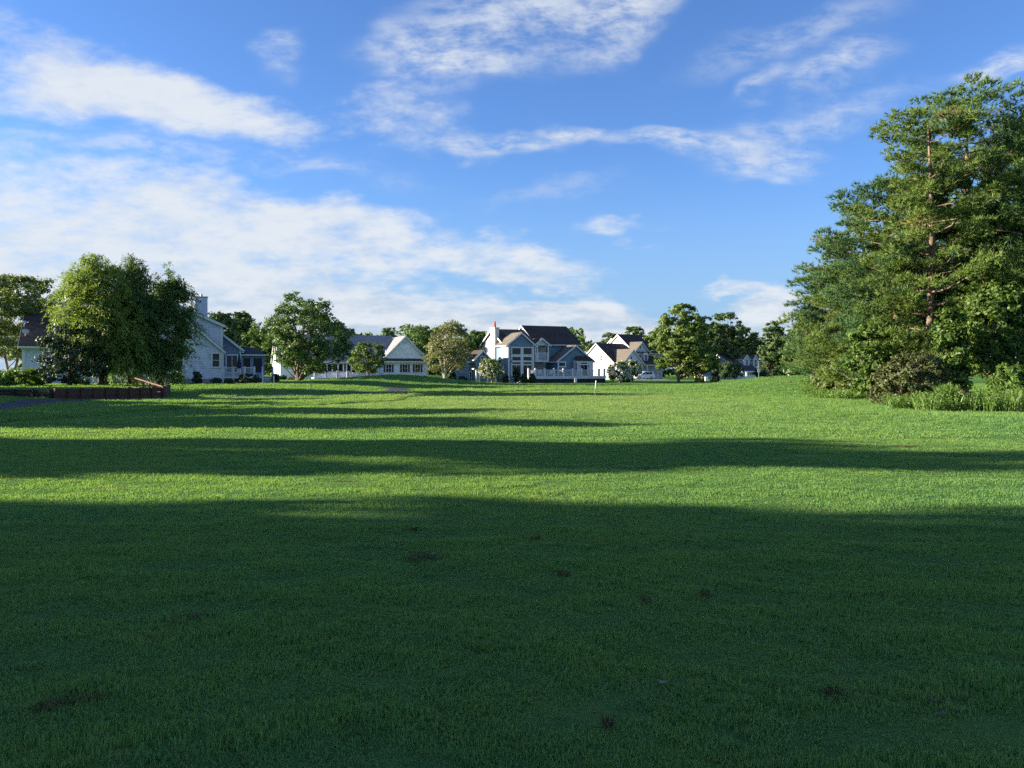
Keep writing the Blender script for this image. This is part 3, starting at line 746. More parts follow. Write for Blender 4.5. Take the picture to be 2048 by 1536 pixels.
# --- left of the picture
outlined('willow_tree', 'large feathery bright green tree lit from the left, tallest on the left', 205, 57, 768,
    [(512, 180, 192), (532, 155, 228), (565, 130, 255), (610, 120, 270), (660, 128, 280), (700, 160, 282), (735, 190, 262)], 'willow', bark='brown', trunk_r=0.16, stems=3,
    clumps=110, clump_r=0.72, leaves=9000, size=0.11, aspect=3.2, droop=0.55, flat=0.9, seed=3, fork=0.35, edge=0, limbs=40, feather=1250)
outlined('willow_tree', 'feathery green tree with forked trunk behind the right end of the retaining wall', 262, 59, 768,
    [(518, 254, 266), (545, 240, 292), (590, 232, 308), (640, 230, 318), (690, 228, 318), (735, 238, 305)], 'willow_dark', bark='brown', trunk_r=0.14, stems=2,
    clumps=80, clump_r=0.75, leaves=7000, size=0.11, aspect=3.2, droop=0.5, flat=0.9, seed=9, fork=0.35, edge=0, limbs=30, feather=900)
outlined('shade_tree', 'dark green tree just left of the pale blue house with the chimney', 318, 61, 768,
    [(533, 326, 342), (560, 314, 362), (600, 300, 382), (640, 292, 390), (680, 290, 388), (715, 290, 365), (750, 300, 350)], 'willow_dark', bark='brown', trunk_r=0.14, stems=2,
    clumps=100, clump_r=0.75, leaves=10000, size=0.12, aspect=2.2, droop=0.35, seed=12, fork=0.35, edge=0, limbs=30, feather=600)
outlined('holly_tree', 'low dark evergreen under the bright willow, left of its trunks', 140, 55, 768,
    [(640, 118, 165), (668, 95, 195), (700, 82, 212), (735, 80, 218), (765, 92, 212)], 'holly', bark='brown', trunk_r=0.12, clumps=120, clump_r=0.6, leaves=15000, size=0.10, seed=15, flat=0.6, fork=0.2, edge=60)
outlined('leafy_tree', 'sunlit pale green tree at the far left edge beside the brown roof', 22, 78, 768,
    [(545, 20, 55), (565, -20, 105), (600, -45, 118), (640, -55, 95), (680, -60, 75), (715, -50, 48)], 'pale', bark='grey', trunk_r=0.13, stems=2, clumps=190, clump_r=0.85, leaves=24000, size=0.16, seed=18, fork=0.45, edge=60, shell=0.42)
outlined('hedge_bush', 'sunlit bushy hedge in front of the house with the brown roof', 34, 55, 769,
    [(735, 60, 72), (742, -20, 80), (752, -45, 86), (767, -50, 84)], 'weed', bark='brown', trunk_r=0.04, clumps=70, clump_r=0.38, leaves=8000, size=0.09, aspect=2.4, seed=21, cat='bush', edge=40, limbs=12)
# --- around the houses
outlined('maple_tree', 'big round maple with a short vase of stems in front of the white house', 598, 94, 767.5,
    [(575, 592, 618), (590, 570, 640), (612, 550, 662), (640, 532, 680), (665, 528, 700), (690, 527, 708), (715, 540, 705), (735, 562, 675), (746, 580, 640)], 'maple', bark='grey', trunk_r=0.20, stems=4, clumps=210, clump_r=0.85, leaves=26000, size=0.17, seed=24, fork=0.42, edge=130, limbs=60, shell=0.4)
outlined('crape_myrtle', 'small round reddish green tree on the mound before the white house', 736, 104, 756,
    [(681, 728, 745), (690, 708, 760), (705, 698, 772), (722, 695, 775), (738, 702, 762), (744, 715, 748)], 'myrtle', bark='tan', trunk_r=0.09, stems=3, clumps=80, clump_r=0.55, leaves=8000, size=0.15, seed=27, fork=0.3, edge=40)
outlined('birch_tree', 'pale yellowish multi-stemmed tree between the white house and the blue house', 889, 122, 760,
    [(637, 900, 915), (650, 876, 932), (672, 856, 942), (700, 848, 946), (725, 850, 940), (742, 862, 925)], 'birch', bark='birch', trunk_r=0.11, stems=4, clumps=150, clump_r=0.75, leaves=11000, size=0.17, seed=30, fork=0.5, edge=90, shell=0.5, limbs=50)
outlined('shade_tree', 'darker broad tree behind the right side of the pale birch', 922, 140, 762,
    [(652, 915, 930), (670, 900, 940), (700, 895, 955), (730, 895, 962)], 'maple', bark='brown', trunk_r=0.14, clumps=90, clump_r=0.9, leaves=8000, size=0.24, seed=33, edge=40)
outlined('flowering_shrub', 'white flowering crape myrtle in front of the chimney of the blue house', 985, 116, 767,
    [(713, 978, 992), (722, 962, 1004), (735, 956, 1010), (748, 957, 1008), (754, 968, 998)], 'myrtle', bark='tan', trunk_r=0.10, stems=3, clumps=70, clump_r=0.45, leaves=6000, size=0.14, seed=36, fork=0.3, bloom=130, edge=30)
outlined('flowering_shrub', 'white flowering shrub beside the right end of the deck', 1240, 123, 765,
    [(721, 1232, 1246), (730, 1218, 1258), (742, 1212, 1264), (758, 1220, 1262)], 'myrtle', bark='tan', trunk_r=0.08, stems=3, clumps=60, clump_r=0.5, leaves=6000, size=0.16, seed=39, fork=0.2, bloom=190, edge=30)
outlined('flowering_shrub', 'white flowering shrub just left of the parked white car', 1264, 127, 764,
    [(720, 1258, 1268), (728, 1248, 1280), (740, 1245, 1286), (750, 1252, 1280)], 'myrtle', bark='brown', trunk_r=0.08, stems=2, clumps=50, clump_r=0.5, leaves=5000, size=0.16, seed=42, fork=0.3, bloom=120, edge=30)
outlined('sweetgum_tree', 'tall sunlit tree with a single trunk between the two right-hand houses', 1357, 130, 765,
    [(602, 1346, 1362), (618, 1330, 1388), (640, 1322, 1400), (665, 1300, 1418), (690, 1292, 1436), (712, 1306, 1446), (735, 1312, 1440), (748, 1330, 1410)], 'oak', bark='grey', trunk_r=0.24, clumps=240, clump_r=0.95, leaves=30000, size=0.25, seed=45, fork=0.35, edge=120, limbs=60, flat=0.6)
outlined('round_bush', 'dark round bush in front of the slate roofed house, left of the sign', 1454, 150, 757,
    [(722, 1446, 1466), (730, 1430, 1480), (742, 1424, 1488), (754, 1436, 1482)], 'dark', bark='brown', trunk_r=0.08, stems=3, clumps=70, clump_r=0.55, leaves=7000, size=0.17, seed=48, cat='bush', edge=30)
outlined('round_bush', 'dark spreading bush right of the sign on the far mound', 1545, 150, 757,
    [(724, 1530, 1560), (733, 1512, 1580), (745, 1508, 1590), (756, 1512, 1590)], 'dark', bark='brown', trunk_r=0.08, stems=3, clumps=80, clump_r=0.6, leaves=7000, size=0.18, seed=51, cat='bush', edge=30)
# --- woods behind the houses
def far_pine(cx, d, top, half, label, seed, leaf='pine_far'):
    hh = 760 - top
    rows = [(top, cx - half * .25, cx + half * .25), (top + hh * .10, cx - half * .62, cx + half * .58), (top + hh * .25, cx - half * .85, cx + half * .9), (top + hh * .42, cx - half, cx + half * .95), (top + hh * .62, cx - half * .9, cx + half), (top + hh * .85, cx - half * .6, cx + half * .6)]
    return outlined('far_pine', label, cx, d, 760, rows, leaf, bark='pine', trunk_r=0.22, clumps=95, clump_r=1.35, leaves=10000, size=0.30, aspect=2.4, seed=seed, edge=50, flat=0.55, shell=0.5, fork=0.6, group='pines behind the houses', cat='pine tree', limbs=30)
for a in [(445, 140, 620, 34, 'dark pine right behind the pale blue house with the chimney', 101), (482, 150, 618, 26, 'thin topped pine left of the big maple', 102),
          (675, 150, 640, 40, 'dark pine behind the right side of the big maple', 104),
          (775, 205, 652, 30, 'rounded pine behind the left slope of the white house roof', 105),
          (1192, 225, 682, 26, 'low pine just right of the blue house roof', 108), (1222, 235, 662, 26, 'pine left of the steep white gable house', 109),
          (1270, 240, 646, 28, 'pale topped pine behind the roof ridge of the gabled house', 110),
          (1402, 185, 619, 34, 'pine directly right of the tall sunlit tree', 111), (1452, 190, 621, 42, 'tall rounded pine behind the slate roofed house', 112),
          (1488, 195, 652, 36, 'darker pine right of the tall rounded pine', 113), (1375, 205, 640, 30, 'pine showing behind the right shoulder of the tall sunlit tree', 114), (1428, 215, 640, 28, 'pine between the two taller pines behind the slate roof', 115), (640, 190, 668, 36, 'low pine showing right behind the maple', 116), (745, 215, 668, 26, 'low pine left of the rounded pine behind the white house', 117), (880, 215, 650, 36, 'pine behind the left of the pale birch', 118), (985, 230, 668, 26, 'low pine just left of the white chimney', 119), (1600, 140, 655, 30, 'pine between the single sunlit pine and the near woods', 121), (1310, 240, 668, 28, 'low pine behind the right end of the gabled roof', 122), (545, 175, 660, 30, 'low pine behind the left of the maple', 123)]:
    far_pine(*a)
outlined('lone_pine', 'single sunlit pine with visible tan trunk left of the near woods', 1550, 150, 757, [(637, 1542, 1562), (650, 1530, 1578), (672, 1520, 1584), (695, 1516, 1582), (720, 1518, 1580), (738, 1530, 1568)], 'pine_far', bark='pine', trunk_r=0.26, clumps=90, clump_r=1.0, leaves=11000, size=0.22, aspect=2.4, seed=120, edge=60, flat=0.5, shell=0.55, fork=0.6, cat='pine tree', limbs=40)
for cx, d, rows, leaf, label, seed in [
    (515, 145, [(640, 505, 525), (665, 485, 545), (700, 480, 560), (735, 485, 560)], 'maple', 'leafy tree filling the gap left of the big maple', 130),
    (700, 165, [(652, 690, 705), (672, 672, 722), (700, 668, 730), (735, 675, 728)], 'dark', 'dark leafy tree behind the small reddish tree', 131),
    (840, 200, [(648, 825, 850), (662, 806, 880), (690, 800, 890), (725, 805, 885)], 'maple', 'broad leafy tree behind the white house gable', 132),
    (955, 165, [(660, 945, 968), (676, 935, 980), (705, 930, 985), (735, 930, 985)], 'maple', 'leafy tree right behind the left wing of the blue house', 133),
    (1425, 200, [(662, 1418, 1440), (690, 1400, 1455), (725, 1400, 1460)], 'oak', 'olive leafy tree above the left gable of the slate roofed house', 134),
    (1515, 200, [(672, 1505, 1525), (695, 1490, 1540), (730, 1490, 1545)], 'dark', 'dark leafy tree behind the round window gable', 135)]:
    outlined('leafy_tree', label, cx, d, 760, rows, leaf, bark='brown', trunk_r=0.16, clumps=100, clump_r=1.2, leaves=10000, size=0.30, seed=seed, edge=50, group='leafy trees behind the houses')

# --- low woods far behind everything
g = np.random.default_rng(77); n_ = 420
cx_ = np.linspace(-150, 130, n_) + g.normal(size=n_); cy_ = 250 + g.uniform(-8, 14, n_) + np.where(cx_ > 85, 20, 0)
top_ = 11.5 + 2.2 * np.sin(cx_ * .13) + 1.4 * np.sin(cx_ * .37 + 1) + g.normal(size=n_) * .6
Cw = np.concatenate([np.column_stack([cx_, cy_, -.2 + np.maximum(top_, 1.5) * f_]) for f_ in (.12, .3, .5, .7, .86, 1.0)])
v, i, t = leaf_cloud(g, Cw, np.full(len(Cw), 1.6) * g.uniform(.7, 1.3, len(Cw)), 24, .8, np.array([0, 330, -4.0]), .8, 1.6)
tag(obj('distant_woods', raw_mesh('distant_woods', v, 4, i, LEAF['maple'], t)), 'low distant woods along the horizon behind the houses', 'woods', kind='stuff')

# --- the pine wood on the right
for (px, d, h, prof, label, seed, kw) in [
    (1925, 46, 17.8, [(.22, 2.6), (.4, 3.6), (.65, 4.0), (.82, 4.0), (.92, 3.4), (1, 2.0)], 'tallest pine of the near woods, twin rounded top against the sky', 201, dict(whorls=21)),
    (1852, 44, 15.6, [(.12, 3.4), (.35, 4.0), (.6, 3.6), (.8, 3.1), (.92, 2.6), (1, 1.5)], 'pine just left of the tallest, its top a step lower', 202, dict()),
    (1795, 47, 13.0, [(.06, 3.6), (.35, 3.9), (.6, 3.6), (.8, 3.0), (.92, 2.1), (1, 1.0)], 'third pine from the left end of the near woods, mid height', 203, dict(west=1.1)),
    (1725, 52, 11.6, [(.05, 3.6), (.35, 3.8), (.6, 3.5), (.8, 2.9), (.92, 2.0), (1, .9)], 'second pine from the left end of the near woods', 204, dict(west=1.1, whorls=17)),
    (1678, 57, 9.0, [(.04, 3.0), (.3, 3.3), (.6, 2.9), (.8, 2.3), (.92, 1.5), (1, .7)], 'leftmost tall pine of the near woods, foliage down to the grass', 205, dict(west=1.1, whorls=15)),
    (1632, 67, 5.6, [(.05, 2.4), (.3, 2.7), (.6, 2.2), (.85, 1.4), (1, .5)], 'low pine where the near woods meet the mound', 206, dict(whorls=11)),
    (2042, 47, 16.6, [(.3, 2.2), (.5, 2.6), (.7, 2.4), (.88, 1.8), (1, .8)], 'pine at the right edge of the picture, yellowish crown', 208, dict(whorls=15)),
    (2110, 42, 14.5, [(.3, 2.6), (.5, 3.0), (.7, 2.8), (.88, 2.0), (1, .8)], 'pine standing mostly outside the right edge of the picture', 209, dict(whorls=14)),
    (1830, 60, 13.0, [(.1, 3.6), (.35, 4.0), (.65, 3.4), (.85, 2.4), (1, .8)], 'pine deeper in the wood behind the mid height pines', 210, dict(whorls=13)),
    (1925, 60, 15.5, [(.1, 3.6), (.35, 4.0), (.65, 3.4), (.85, 2.4), (1, .8)], 'pine deeper in the wood behind the tallest pine', 211, dict(whorls=13)),
    (1745, 72, 11.0, [(.08, 3.6), (.35, 4.0), (.65, 3.4), (.85, 2.4), (1, .8)], 'pine deeper in the wood behind its left end', 212, dict(whorls=11))]:
    pine('loblolly_pine', label, place(px, d), h, prof, seed, {202: 'pine_gold', 204: 'pine_gold', 203: 'pine_blue', 205: 'pine_blue', 208: 'pine_gold', 210: 'pine_blue', 211: 'pine_blue'}.get(seed, 'pine'), group='pines of the near wood', trunk_r=0.24, **kw)
pine('loblolly_pine', 'thin dark pine with sparse top right of the tallest pine', place(1990, 50), 17.6, [(.3, 2.2), (.5, 2.6), (.75, 2.2), (.9, 1.6), (1, .8)], 207, 'pine_dark', group='pines of the near wood', trunk_r=0.2, per_branch=14, whorls=16, blades=9, tuft_r=0.28, plume=.5)
outlined('understory_tree', 'bright green leafy tree under the pines at the right edge', 1990, 41, 800,
    [(500, 1975, 2005), (540, 1945, 2040), (600, 1935, 2060), (660, 1930, 2065), (720, 1935, 2065), (760, 1950, 2050)], 'wood', bark='pine', trunk_r=0.11, clumps=150, clump_r=0.62, leaves=17000, size=0.13, seed=220, edge=80, shell=0.5, limbs=40)
outlined('understory_tree', 'bright green leafy sapling between the low pine boughs and the dark scrub', 1742, 44, 795,
    [(635, 1735, 1755), (660, 1712, 1780), (700, 1700, 1795), (740, 1695, 1790), (775, 1700, 1770)], 'wood', bark='pine', trunk_r=0.07, clumps=90, clump_r=0.5, leaves=9000, size=0.12, seed=221, edge=50, shell=0.5)
outlined('understory_tree', 'leafy vine covered trunk right of the dark scrub', 1895, 40, 805,
    [(610, 1885, 1910), (660, 1870, 1930), (720, 1865, 1935), (770, 1870, 1930)], 'wood', bark='pine', trunk_r=0.10, clumps=70, clump_r=0.45, leaves=7000, size=0.12, seed=222, edge=40, shell=0.5)
outlined('scrub_bush', 'dark olive scrub bush at the foot of the pines', 1808, 39, 811,
    [(700, 1830, 1860), (715, 1790, 1878), (740, 1758, 1885), (770, 1742, 1890), (800, 1738, 1886)], 'scrub', bark='grey', trunk_r=0.05, stems=5, clumps=130, clump_r=0.36, leaves=16000, size=0.075, aspect=2.2, seed=223, cat='bush', edge=80, fork=0.4)
outlined('wax_myrtle', 'pale green feathery shrub in the weeds at the right edge', 2022, 35, 812,
    [(725, 2010, 2035), (745, 1992, 2055), (770, 1985, 2065), (800, 1988, 2062)], 'weed', bark='brown', trunk_r=0.04, stems=4, clumps=70, clump_r=0.32, leaves=8000, size=0.07, aspect=3.5, seed=224, cat='bush', edge=50)
outlined('edge_shrub', 'grey green shrub thicket left of the woods, behind the sunlit weeds', 1690, 55, 785,
    [(690, 1680, 1700), (715, 1650, 1730), (745, 1632, 1745), (775, 1628, 1745)], 'pale', bark='grey', trunk_r=0.05, stems=4, clumps=100, clump_r=0.5, leaves=10000, size=0.12, seed=225, cat='bush', edge=50)
# tall weeds in front of the wood
def weeds(name, label, rows, n, hgt, seed, leaf='weed', wid=0.014):
    g = np.random.default_rng(seed); A = Arr()
    k = g.integers(0, len(rows), n)
    px0, px1, d0, d1, hh = [np.array([r[j] for r in rows], float)[k] for j in range(5)]
    d = d0 + (d1 - d0) * g.random(n); px = px0 + (px1 - px0) * g.random(n); x = (px - CX) / F * d; z = H(x, d)
    # stems with leaves
    h = hgt * hh * g.uniform(.45, 1.1, n); ang = g.uniform(0, 6.283, n); ln = h * g.uniform(.05, .35, n)
    tipx, tipy = np.cos(ang) * ln, np.sin(ang) * ln; sx, sy = -np.sin(ang) * wid, np.cos(ang) * wid
    v = np.stack([np.stack([x - sx, d - sy, z - .03], 1), np.stack([x + sx, d + sy, z - .03], 1), np.stack([x + sx * .7 + tipx * .45, d + sy * .7 + tipy * .45, z + h * .6], 1), np.stack([x + tipx, d + tipy, z + h], 1)], 1).reshape(-1, 3)
    ct = g.uniform(0, 1, n); A.add(v, np.arange(n * 4), ct * .84)
    m = 5; ci = np.repeat(np.arange(n), m); u = g.uniform(.25, 1.0, n * m)
    P = np.column_stack([x[ci] + tipx[ci] * u ** 1.5, d[ci] + tipy[ci] * u ** 1.5, z[ci] + h[ci] * u])
    s = 0.075 * g.uniform(.5, 1.3, n * m); t = g.normal(size=(n * m, 3)); t[:, 2] = np.abs(t[:, 2]) * .8; t /= np.linalg.norm(t, axis=1)[:, None]; b = np.cross(t, g.normal(size=(n * m, 3))); b /= np.linalg.norm(b, axis=1)[:, None] + 1e-6
    v = np.stack([P, P + t * (s * .8)[:, None] + b * (s * .33)[:, None], P + t * (s * 1.8)[:, None], P + t * (s * .8)[:, None] - b * (s * .33)[:, None]], 1).reshape(-1, 3)
    A.add(v, np.arange(n * m * 4), np.clip(ct[ci] * .6 + g.uniform(0, .35, n * m), 0, 1))
    return tag(obj(name, A.mesh(name, 4, LEAF[leaf])), label, 'weeds', kind='stuff')
weeds('tall_weeds', 'bright green tall weeds along the edge of the wood', [(1770, 1860, 34, 38, .55), (1830, 1960, 32, 37, .75), (1940, 2090, 31, 37, 1.0), (1850, 2080, 32, 36, .8), (1880, 1910, 33, 35, 1.1)], 2600, 0.95, 301)
weeds('tall_weeds', 'sunlit pale weeds at the left foot of the wood', [(1620, 1740, 46, 56, .45), (1660, 1745, 45, 50, .7), (1600, 1680, 55, 66, .4)], 1300, 0.85, 302)

# --- trees just left of the picture whose long shadows cross the fairway
def caster(x, y, h, w, seed, label, low=1.6):
    prof = [(low, w * .55, w * .55), (h * .35, w, w), (h * .6, w * .85, w * .85), (h * .85, w * .5, w * .5), (h, w * .12, w * .12)]
    broadleaf('border_tree', label, (x, y, Hs(x, y) - .04), prof, 'maple', bark='grey', trunk_r=0.2, clumps=150, clump_r=1.15, leaves=8500, size=0.5, seed=seed, shell=0.5, group='trees left of the picture shading the fairway', limbs=20)
for a in [(-34, -16, 16, 6, 401, 'border tree far behind the camera on the left'), (-33, -8, 16, 6, 402, 'border tree behind the camera on the left'), (-34, 0, 16.5, 6, 403, 'border tree level with the camera on the left'),
          (-44, -12, 18, 6, 411, 'taller border tree of the second row far behind the camera'), (-45, -4, 18, 6, 412, 'taller border tree of the second row behind the camera'), (-45, 4.6, 18, 5.5, 413, 'taller border tree of the second row beside the camera'),
          (-30, 5.6, 14, 4.8, 414, 'lower border tree nearest to the camera on the left'), (-41, 8.6, 17.5, 4.4, 404, 'border tree casting the near edge of the foreground shadow'),
          (-54, 8.8, 20.5, 4.6, 415, 'tallest border tree in the row behind the shadow edge'),
          (-44, 18.4, 16.6, 4.6, 405, 'border tree casting the middle shadow band'),
          (-47, 28.2, 13.6, 5.2, 406, 'border tree casting the first far shadow band'), (-50, 41.5, 10.2, 5.2, 416, 'border tree shading the cart path and the retaining wall'), (-50, 48.0, 10.4, 4.2, 417, 'border tree shading the right end of the retaining wall'),
          (-48, 34.8, 13.0, 5.0, 407, 'border tree casting the second far shadow band')]:
    caster(*a)

# ------------------------------------------------------------ houses
M = {
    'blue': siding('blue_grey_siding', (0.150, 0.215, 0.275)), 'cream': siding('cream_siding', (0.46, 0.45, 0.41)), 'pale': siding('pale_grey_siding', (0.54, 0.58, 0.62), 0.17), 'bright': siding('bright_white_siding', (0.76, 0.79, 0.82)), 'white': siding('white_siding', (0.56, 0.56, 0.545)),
    'grey': siding('grey_siding', (0.48, 0.52, 0.56)), 'trim': plain('white_trim', (0.62, 0.62, 0.61), 0.45, 0.05, 3), 'stucco': plain('white_stucco', (0.56, 0.545, 0.50), 0.8, 0.06, 4, 0.3),
    'roof_brown': shingle('brown_shingle', (0.040, 0.030, 0.026), (0.070, 0.052, 0.042)), 'roof_grey': shingle('grey_shingle', (0.17, 0.172, 0.175), (0.25, 0.25, 0.25)),
    'roof_slate': shingle('slate_shingle', (0.035, 0.038, 0.046), (0.062, 0.064, 0.072)), 'roof_tan': shingle('tan_shingle', (0.10, 0.085, 0.068), (0.16, 0.135, 0.105)),  # lighter tan shingle for wing, garage and dormer roofs
    'terracotta': plain('terracotta', (0.36, 0.10, 0.045), 0.7, 0.2, 8), 'shutter': plain('blue_shutter', (0.035, 0.055, 0.085), 0.5, 0.1, 5), 'dark': plain('dark_screen', (0.012, 0.013, 0.015), 0.6, 0.2, 5),
    'brick': plain('red_brick', (0.24, 0.075, 0.045), 0.85, 0.25, 12), 'found': plain('block_foundation', (0.24, 0.23, 0.22), 0.9, 0.15, 3), 'deck': plain('grey_deck_board', (0.40, 0.40, 0.40), 0.7, 0.12, 3),
    'metal': plain('grey_metal', (0.30, 0.31, 0.32), 0.4, 0.1, 5, 0, 0.5, 0.6), 'dark_skirt': plain('dark_deck_skirt', (0.022, 0.022, 0.024), 0.8, 0.2, 6),
    'navy': plain('navy_canvas', (0.015, 0.018, 0.035), 0.8, 0.2, 6), 'vent': plain('vent_white', (0.55, 0.55, 0.54), 0.6, 0.08, 5),
}
mg, T, out = new_mat('window_glass')
p = T.new('ShaderNodeBsdfPrincipled'); p.inputs['Specular IOR Level'].default_value = 0.35; p.inputs['Base Color'].default_value = (0.008, 0.010, 0.012, 1); p.inputs['Roughness'].default_value = 0.06
tcn = T.new('ShaderNodeTexCoord'); bb = T.new('ShaderNodeBump'); bb.inputs['Strength'].default_value = 0.06; bb.inputs['Distance'].default_value = 0.05
T.put(bb.inputs['Height'], T.noise(tcn.outputs['Object'], 1.3, 2, 0.5)); T.l.new(bb.outputs[0], p.inputs['Normal']); T.l.new(p.outputs[0], out.inputs[0])
M['glass'] = mg

class House:
    def __init__(s, name, label, px, d, th, base_py, cat='house'):
        s.ox, s.oy, s.th = X(px, d), d, R(th); s.oz = Z(base_py, d)
        s.c, s.s = math.cos(s.th), math.sin(s.th)
        s.root = empty(name, label, cat, (s.ox, s.oy, s.oz), s.th)
    def fp(s, px, py, w=0.0):
        """point of the plane at depth w behind the front that is seen at (px, py) -> (u, z)"""
        a = (px - CX) / F; t = (w + (-s.ox * s.s + s.oy * s.c)) / (-a * s.s + s.c)
        return (a * t - s.ox) * s.c + (t - s.oy) * s.s, CAMZ + (HZ - py) / F * t - s.oz
    def lp(s, px, py, u=0.0):
        a = (px - CX) / F; t = (u + (s.ox * s.c + s.oy * s.s)) / (a * s.c + s.s)
        return -(a * t - s.ox) * s.s + (t - s.oy) * s.c, CAMZ + (HZ - py) / F * t - s.oz
    def u(s, px, w=0.0): return s.fp(px, 700, w)[0]
    def z(s, px, py, w=0.0): return s.fp(px, py, w)[1]
    def part(s, mb, name, mat, parent=None, **kw): return mb.build(name, M[mat] if isinstance(mat, str) else mat, parent or s.root, **kw)
    # boxes laid on a wall: 'F' front wall at depth w, 'L' left wall at u
    def slab(s, mb, face, at, a0, a1, z0, z1, o0, o1):
        if face == 'F': return mb.box(a0, a1, at - o1, at - o0, z0, z1)
        return mb.box(at - o1, at - o0, a0, a1, z0, z1)
    def gable(s, face, a0, a1, b0, b1, zb, ze, zr, wall, roof, trim='trim', eave=0.35, rake=0.28, th=0.14, ridge=None, wall_lo=None):
        """face 'F': gable looks to the front, ridge runs back (a = u, b = w); 'L': gable looks left, ridge runs along u (a = w, b = u)"""
        m = (a0 + a1) / 2 if ridge is None else ridge
        P = (lambda a, b, z: (a, b, z)) if face == 'F' else (lambda a, b, z: (b, a, z))
        off = P(0, b1 - b0, 0)
        wall_o = s.part(MB().prism([P(a0, b0, zb), P(a1, b0, zb), P(a1, b0, ze), P(m, b0, zr), P(a0, b0, ze)], off), 'wall', wall)
        k0 = (zr - ze) / (m - a0); k1 = (zr - ze) / (a1 - m)
        e0, e1 = (a0 - eave, ze - k0 * eave), (a1 + eave, ze - k1 * eave)
        g = 0.004
        def chev(t, lift, inset=0.0):
            return [(e0[0] + inset, e0[1] + lift + k0 * inset), (m, zr + lift), (e1[0] - inset, e1[1] + lift + k1 * inset), (e1[0] - inset, e1[1] + lift + t + k1 * inset), (m, zr + lift + t * 1.12), (e0[0] + inset, e0[1] + lift + t + k0 * inset)]
        r = s.part(MB().prism([P(a, b0 - rake + 0.03, z) for a, z in chev(th, g)], P(0, (b1 - b0) + 2 * rake - 0.06, 0)), 'roof', roof)
        rk = MB().prism([P(a, b0 - rake - 0.02, z) for a, z in chev(0.26, -0.17, 0.02)], P(0, 0.045, 0))
        s.part(rk, 'rake_board', trim, r)
        rk = MB().prism([P(a, b1 + rake - 0.025, z) for a, z in chev(0.26, -0.17, 0.02)], P(0, 0.045, 0))
        s.part(rk, 'rake_board', trim, r)
        for (a, z, sg) in ((e0[0], e0[1], -1), (e1[0], e1[1], 1)):
            A = P(a + sg * 0.05, b0 - rake + .06, z - .02); B = P(a + sg * 0.05, b1 + rake - .06, z - .02)
            s.part(MB().bar(A, B, 0.10, 0.16), 'gutter', trim, r)
        return wall_o, r
    def window(s, face, at, a0, a1, z0, z1, fr=0.10, cols=1, rows=2, mat='trim', parent=None, name='window', glass='glass'):
        if a1 < a0: a0, a1 = a1, a0
        mb = MB(); S = s.slab
        S(mb, face, at, a0 - fr, a0, z0 - fr, z1 + fr, -.02, .07); S(mb, face, at, a1, a1 + fr, z0 - fr, z1 + fr, -.02, .07)
        S(mb, face, at, a0, a1, z1, z1 + fr, -.02, .068); S(mb, face, at, a0, a1, z0 - fr, z0, -.02, .068)
        w = s.part(mb, name, mat, parent)
        if parent is None:
            s.part(S(MB(), face, at, a0, a1, z0, z1, .004, .02), 'pane', glass, w)
            for k in range(1, cols):
                q = a0 + (a1 - a0) * k / cols; s.part(S(MB(), face, at, q - .025, q + .025, z0, z1, .02, .045), 'muntin', mat, w)
            for k in range(1, rows):
                q = z0 + (z1 - z0) * k / rows; s.part(S(MB(), face, at, a0, a1, q - .022, q + .022, .02, .043), 'muntin', mat, w)
        return w
    def winpx(s, w, x0, x1, y0, y1, **kw):
        a0, zt = s.fp(x0, y0, w); a1, zb = s.fp(x1, y1, w); return s.window('F', w, a0, a1, zb, zt, **kw)

# ---- blue house with white chimney
B = House('blue_house', 'large blue grey two storey house with white chimney and deck', 1016.3, 128, 24, 766)
GZ0 = -0.3
w_main = 3.3
# main two storey block
zr = B.z(1088, 653.6, w_main + 5.5); ze = B.z(1130, 689.5, w_main - .3)
ul, ur = B.u(1042, w_main + 5.5), B.u(1133, w_main + 5.5)
B.gable('L', w_main, w_main + 11, ul + .3, ur - .3, GZ0, ze + .15, zr, 'blue', 'roof_brown')
# great room with the left gable and chimney
zr2 = B.z(1020, 660.5, w_main + 4.3); u0 = B.u(1006, w_main)
B.gable('L', w_main - .15, w_main + 9.0, u0, ul + 2.0, GZ0, B.z(1008, 687, w_main) + .1, zr2, 'cream', 'roof_brown', rake=0.35)
wc = w_main + 2.6
ch = B.part(MB().box(u0 - .75, u0 - .004, wc - .95, wc + .95, GZ0, B.z(994, 657.5, wc)), 'chimney', 'stucco')
zc_ = B.z(994, 657.5, wc); B.part(MB().box(u0 - .85, u0 + .08, wc - 1.05, wc + 1.05, zc_, zc_ + .18), 'chimney_cap', 'stucco', ch)
B.part(MB().tube([(u0 - .36, wc, zc_ + .18), (u0 - .36, wc, zc_ + .9), (u0 - .36, wc, zc_ + .95), (u0 - .36, wc, zc_ + 1.25)], [.2, .18, .13, .13], 12), 'flue_pot', 'terracotta', ch)
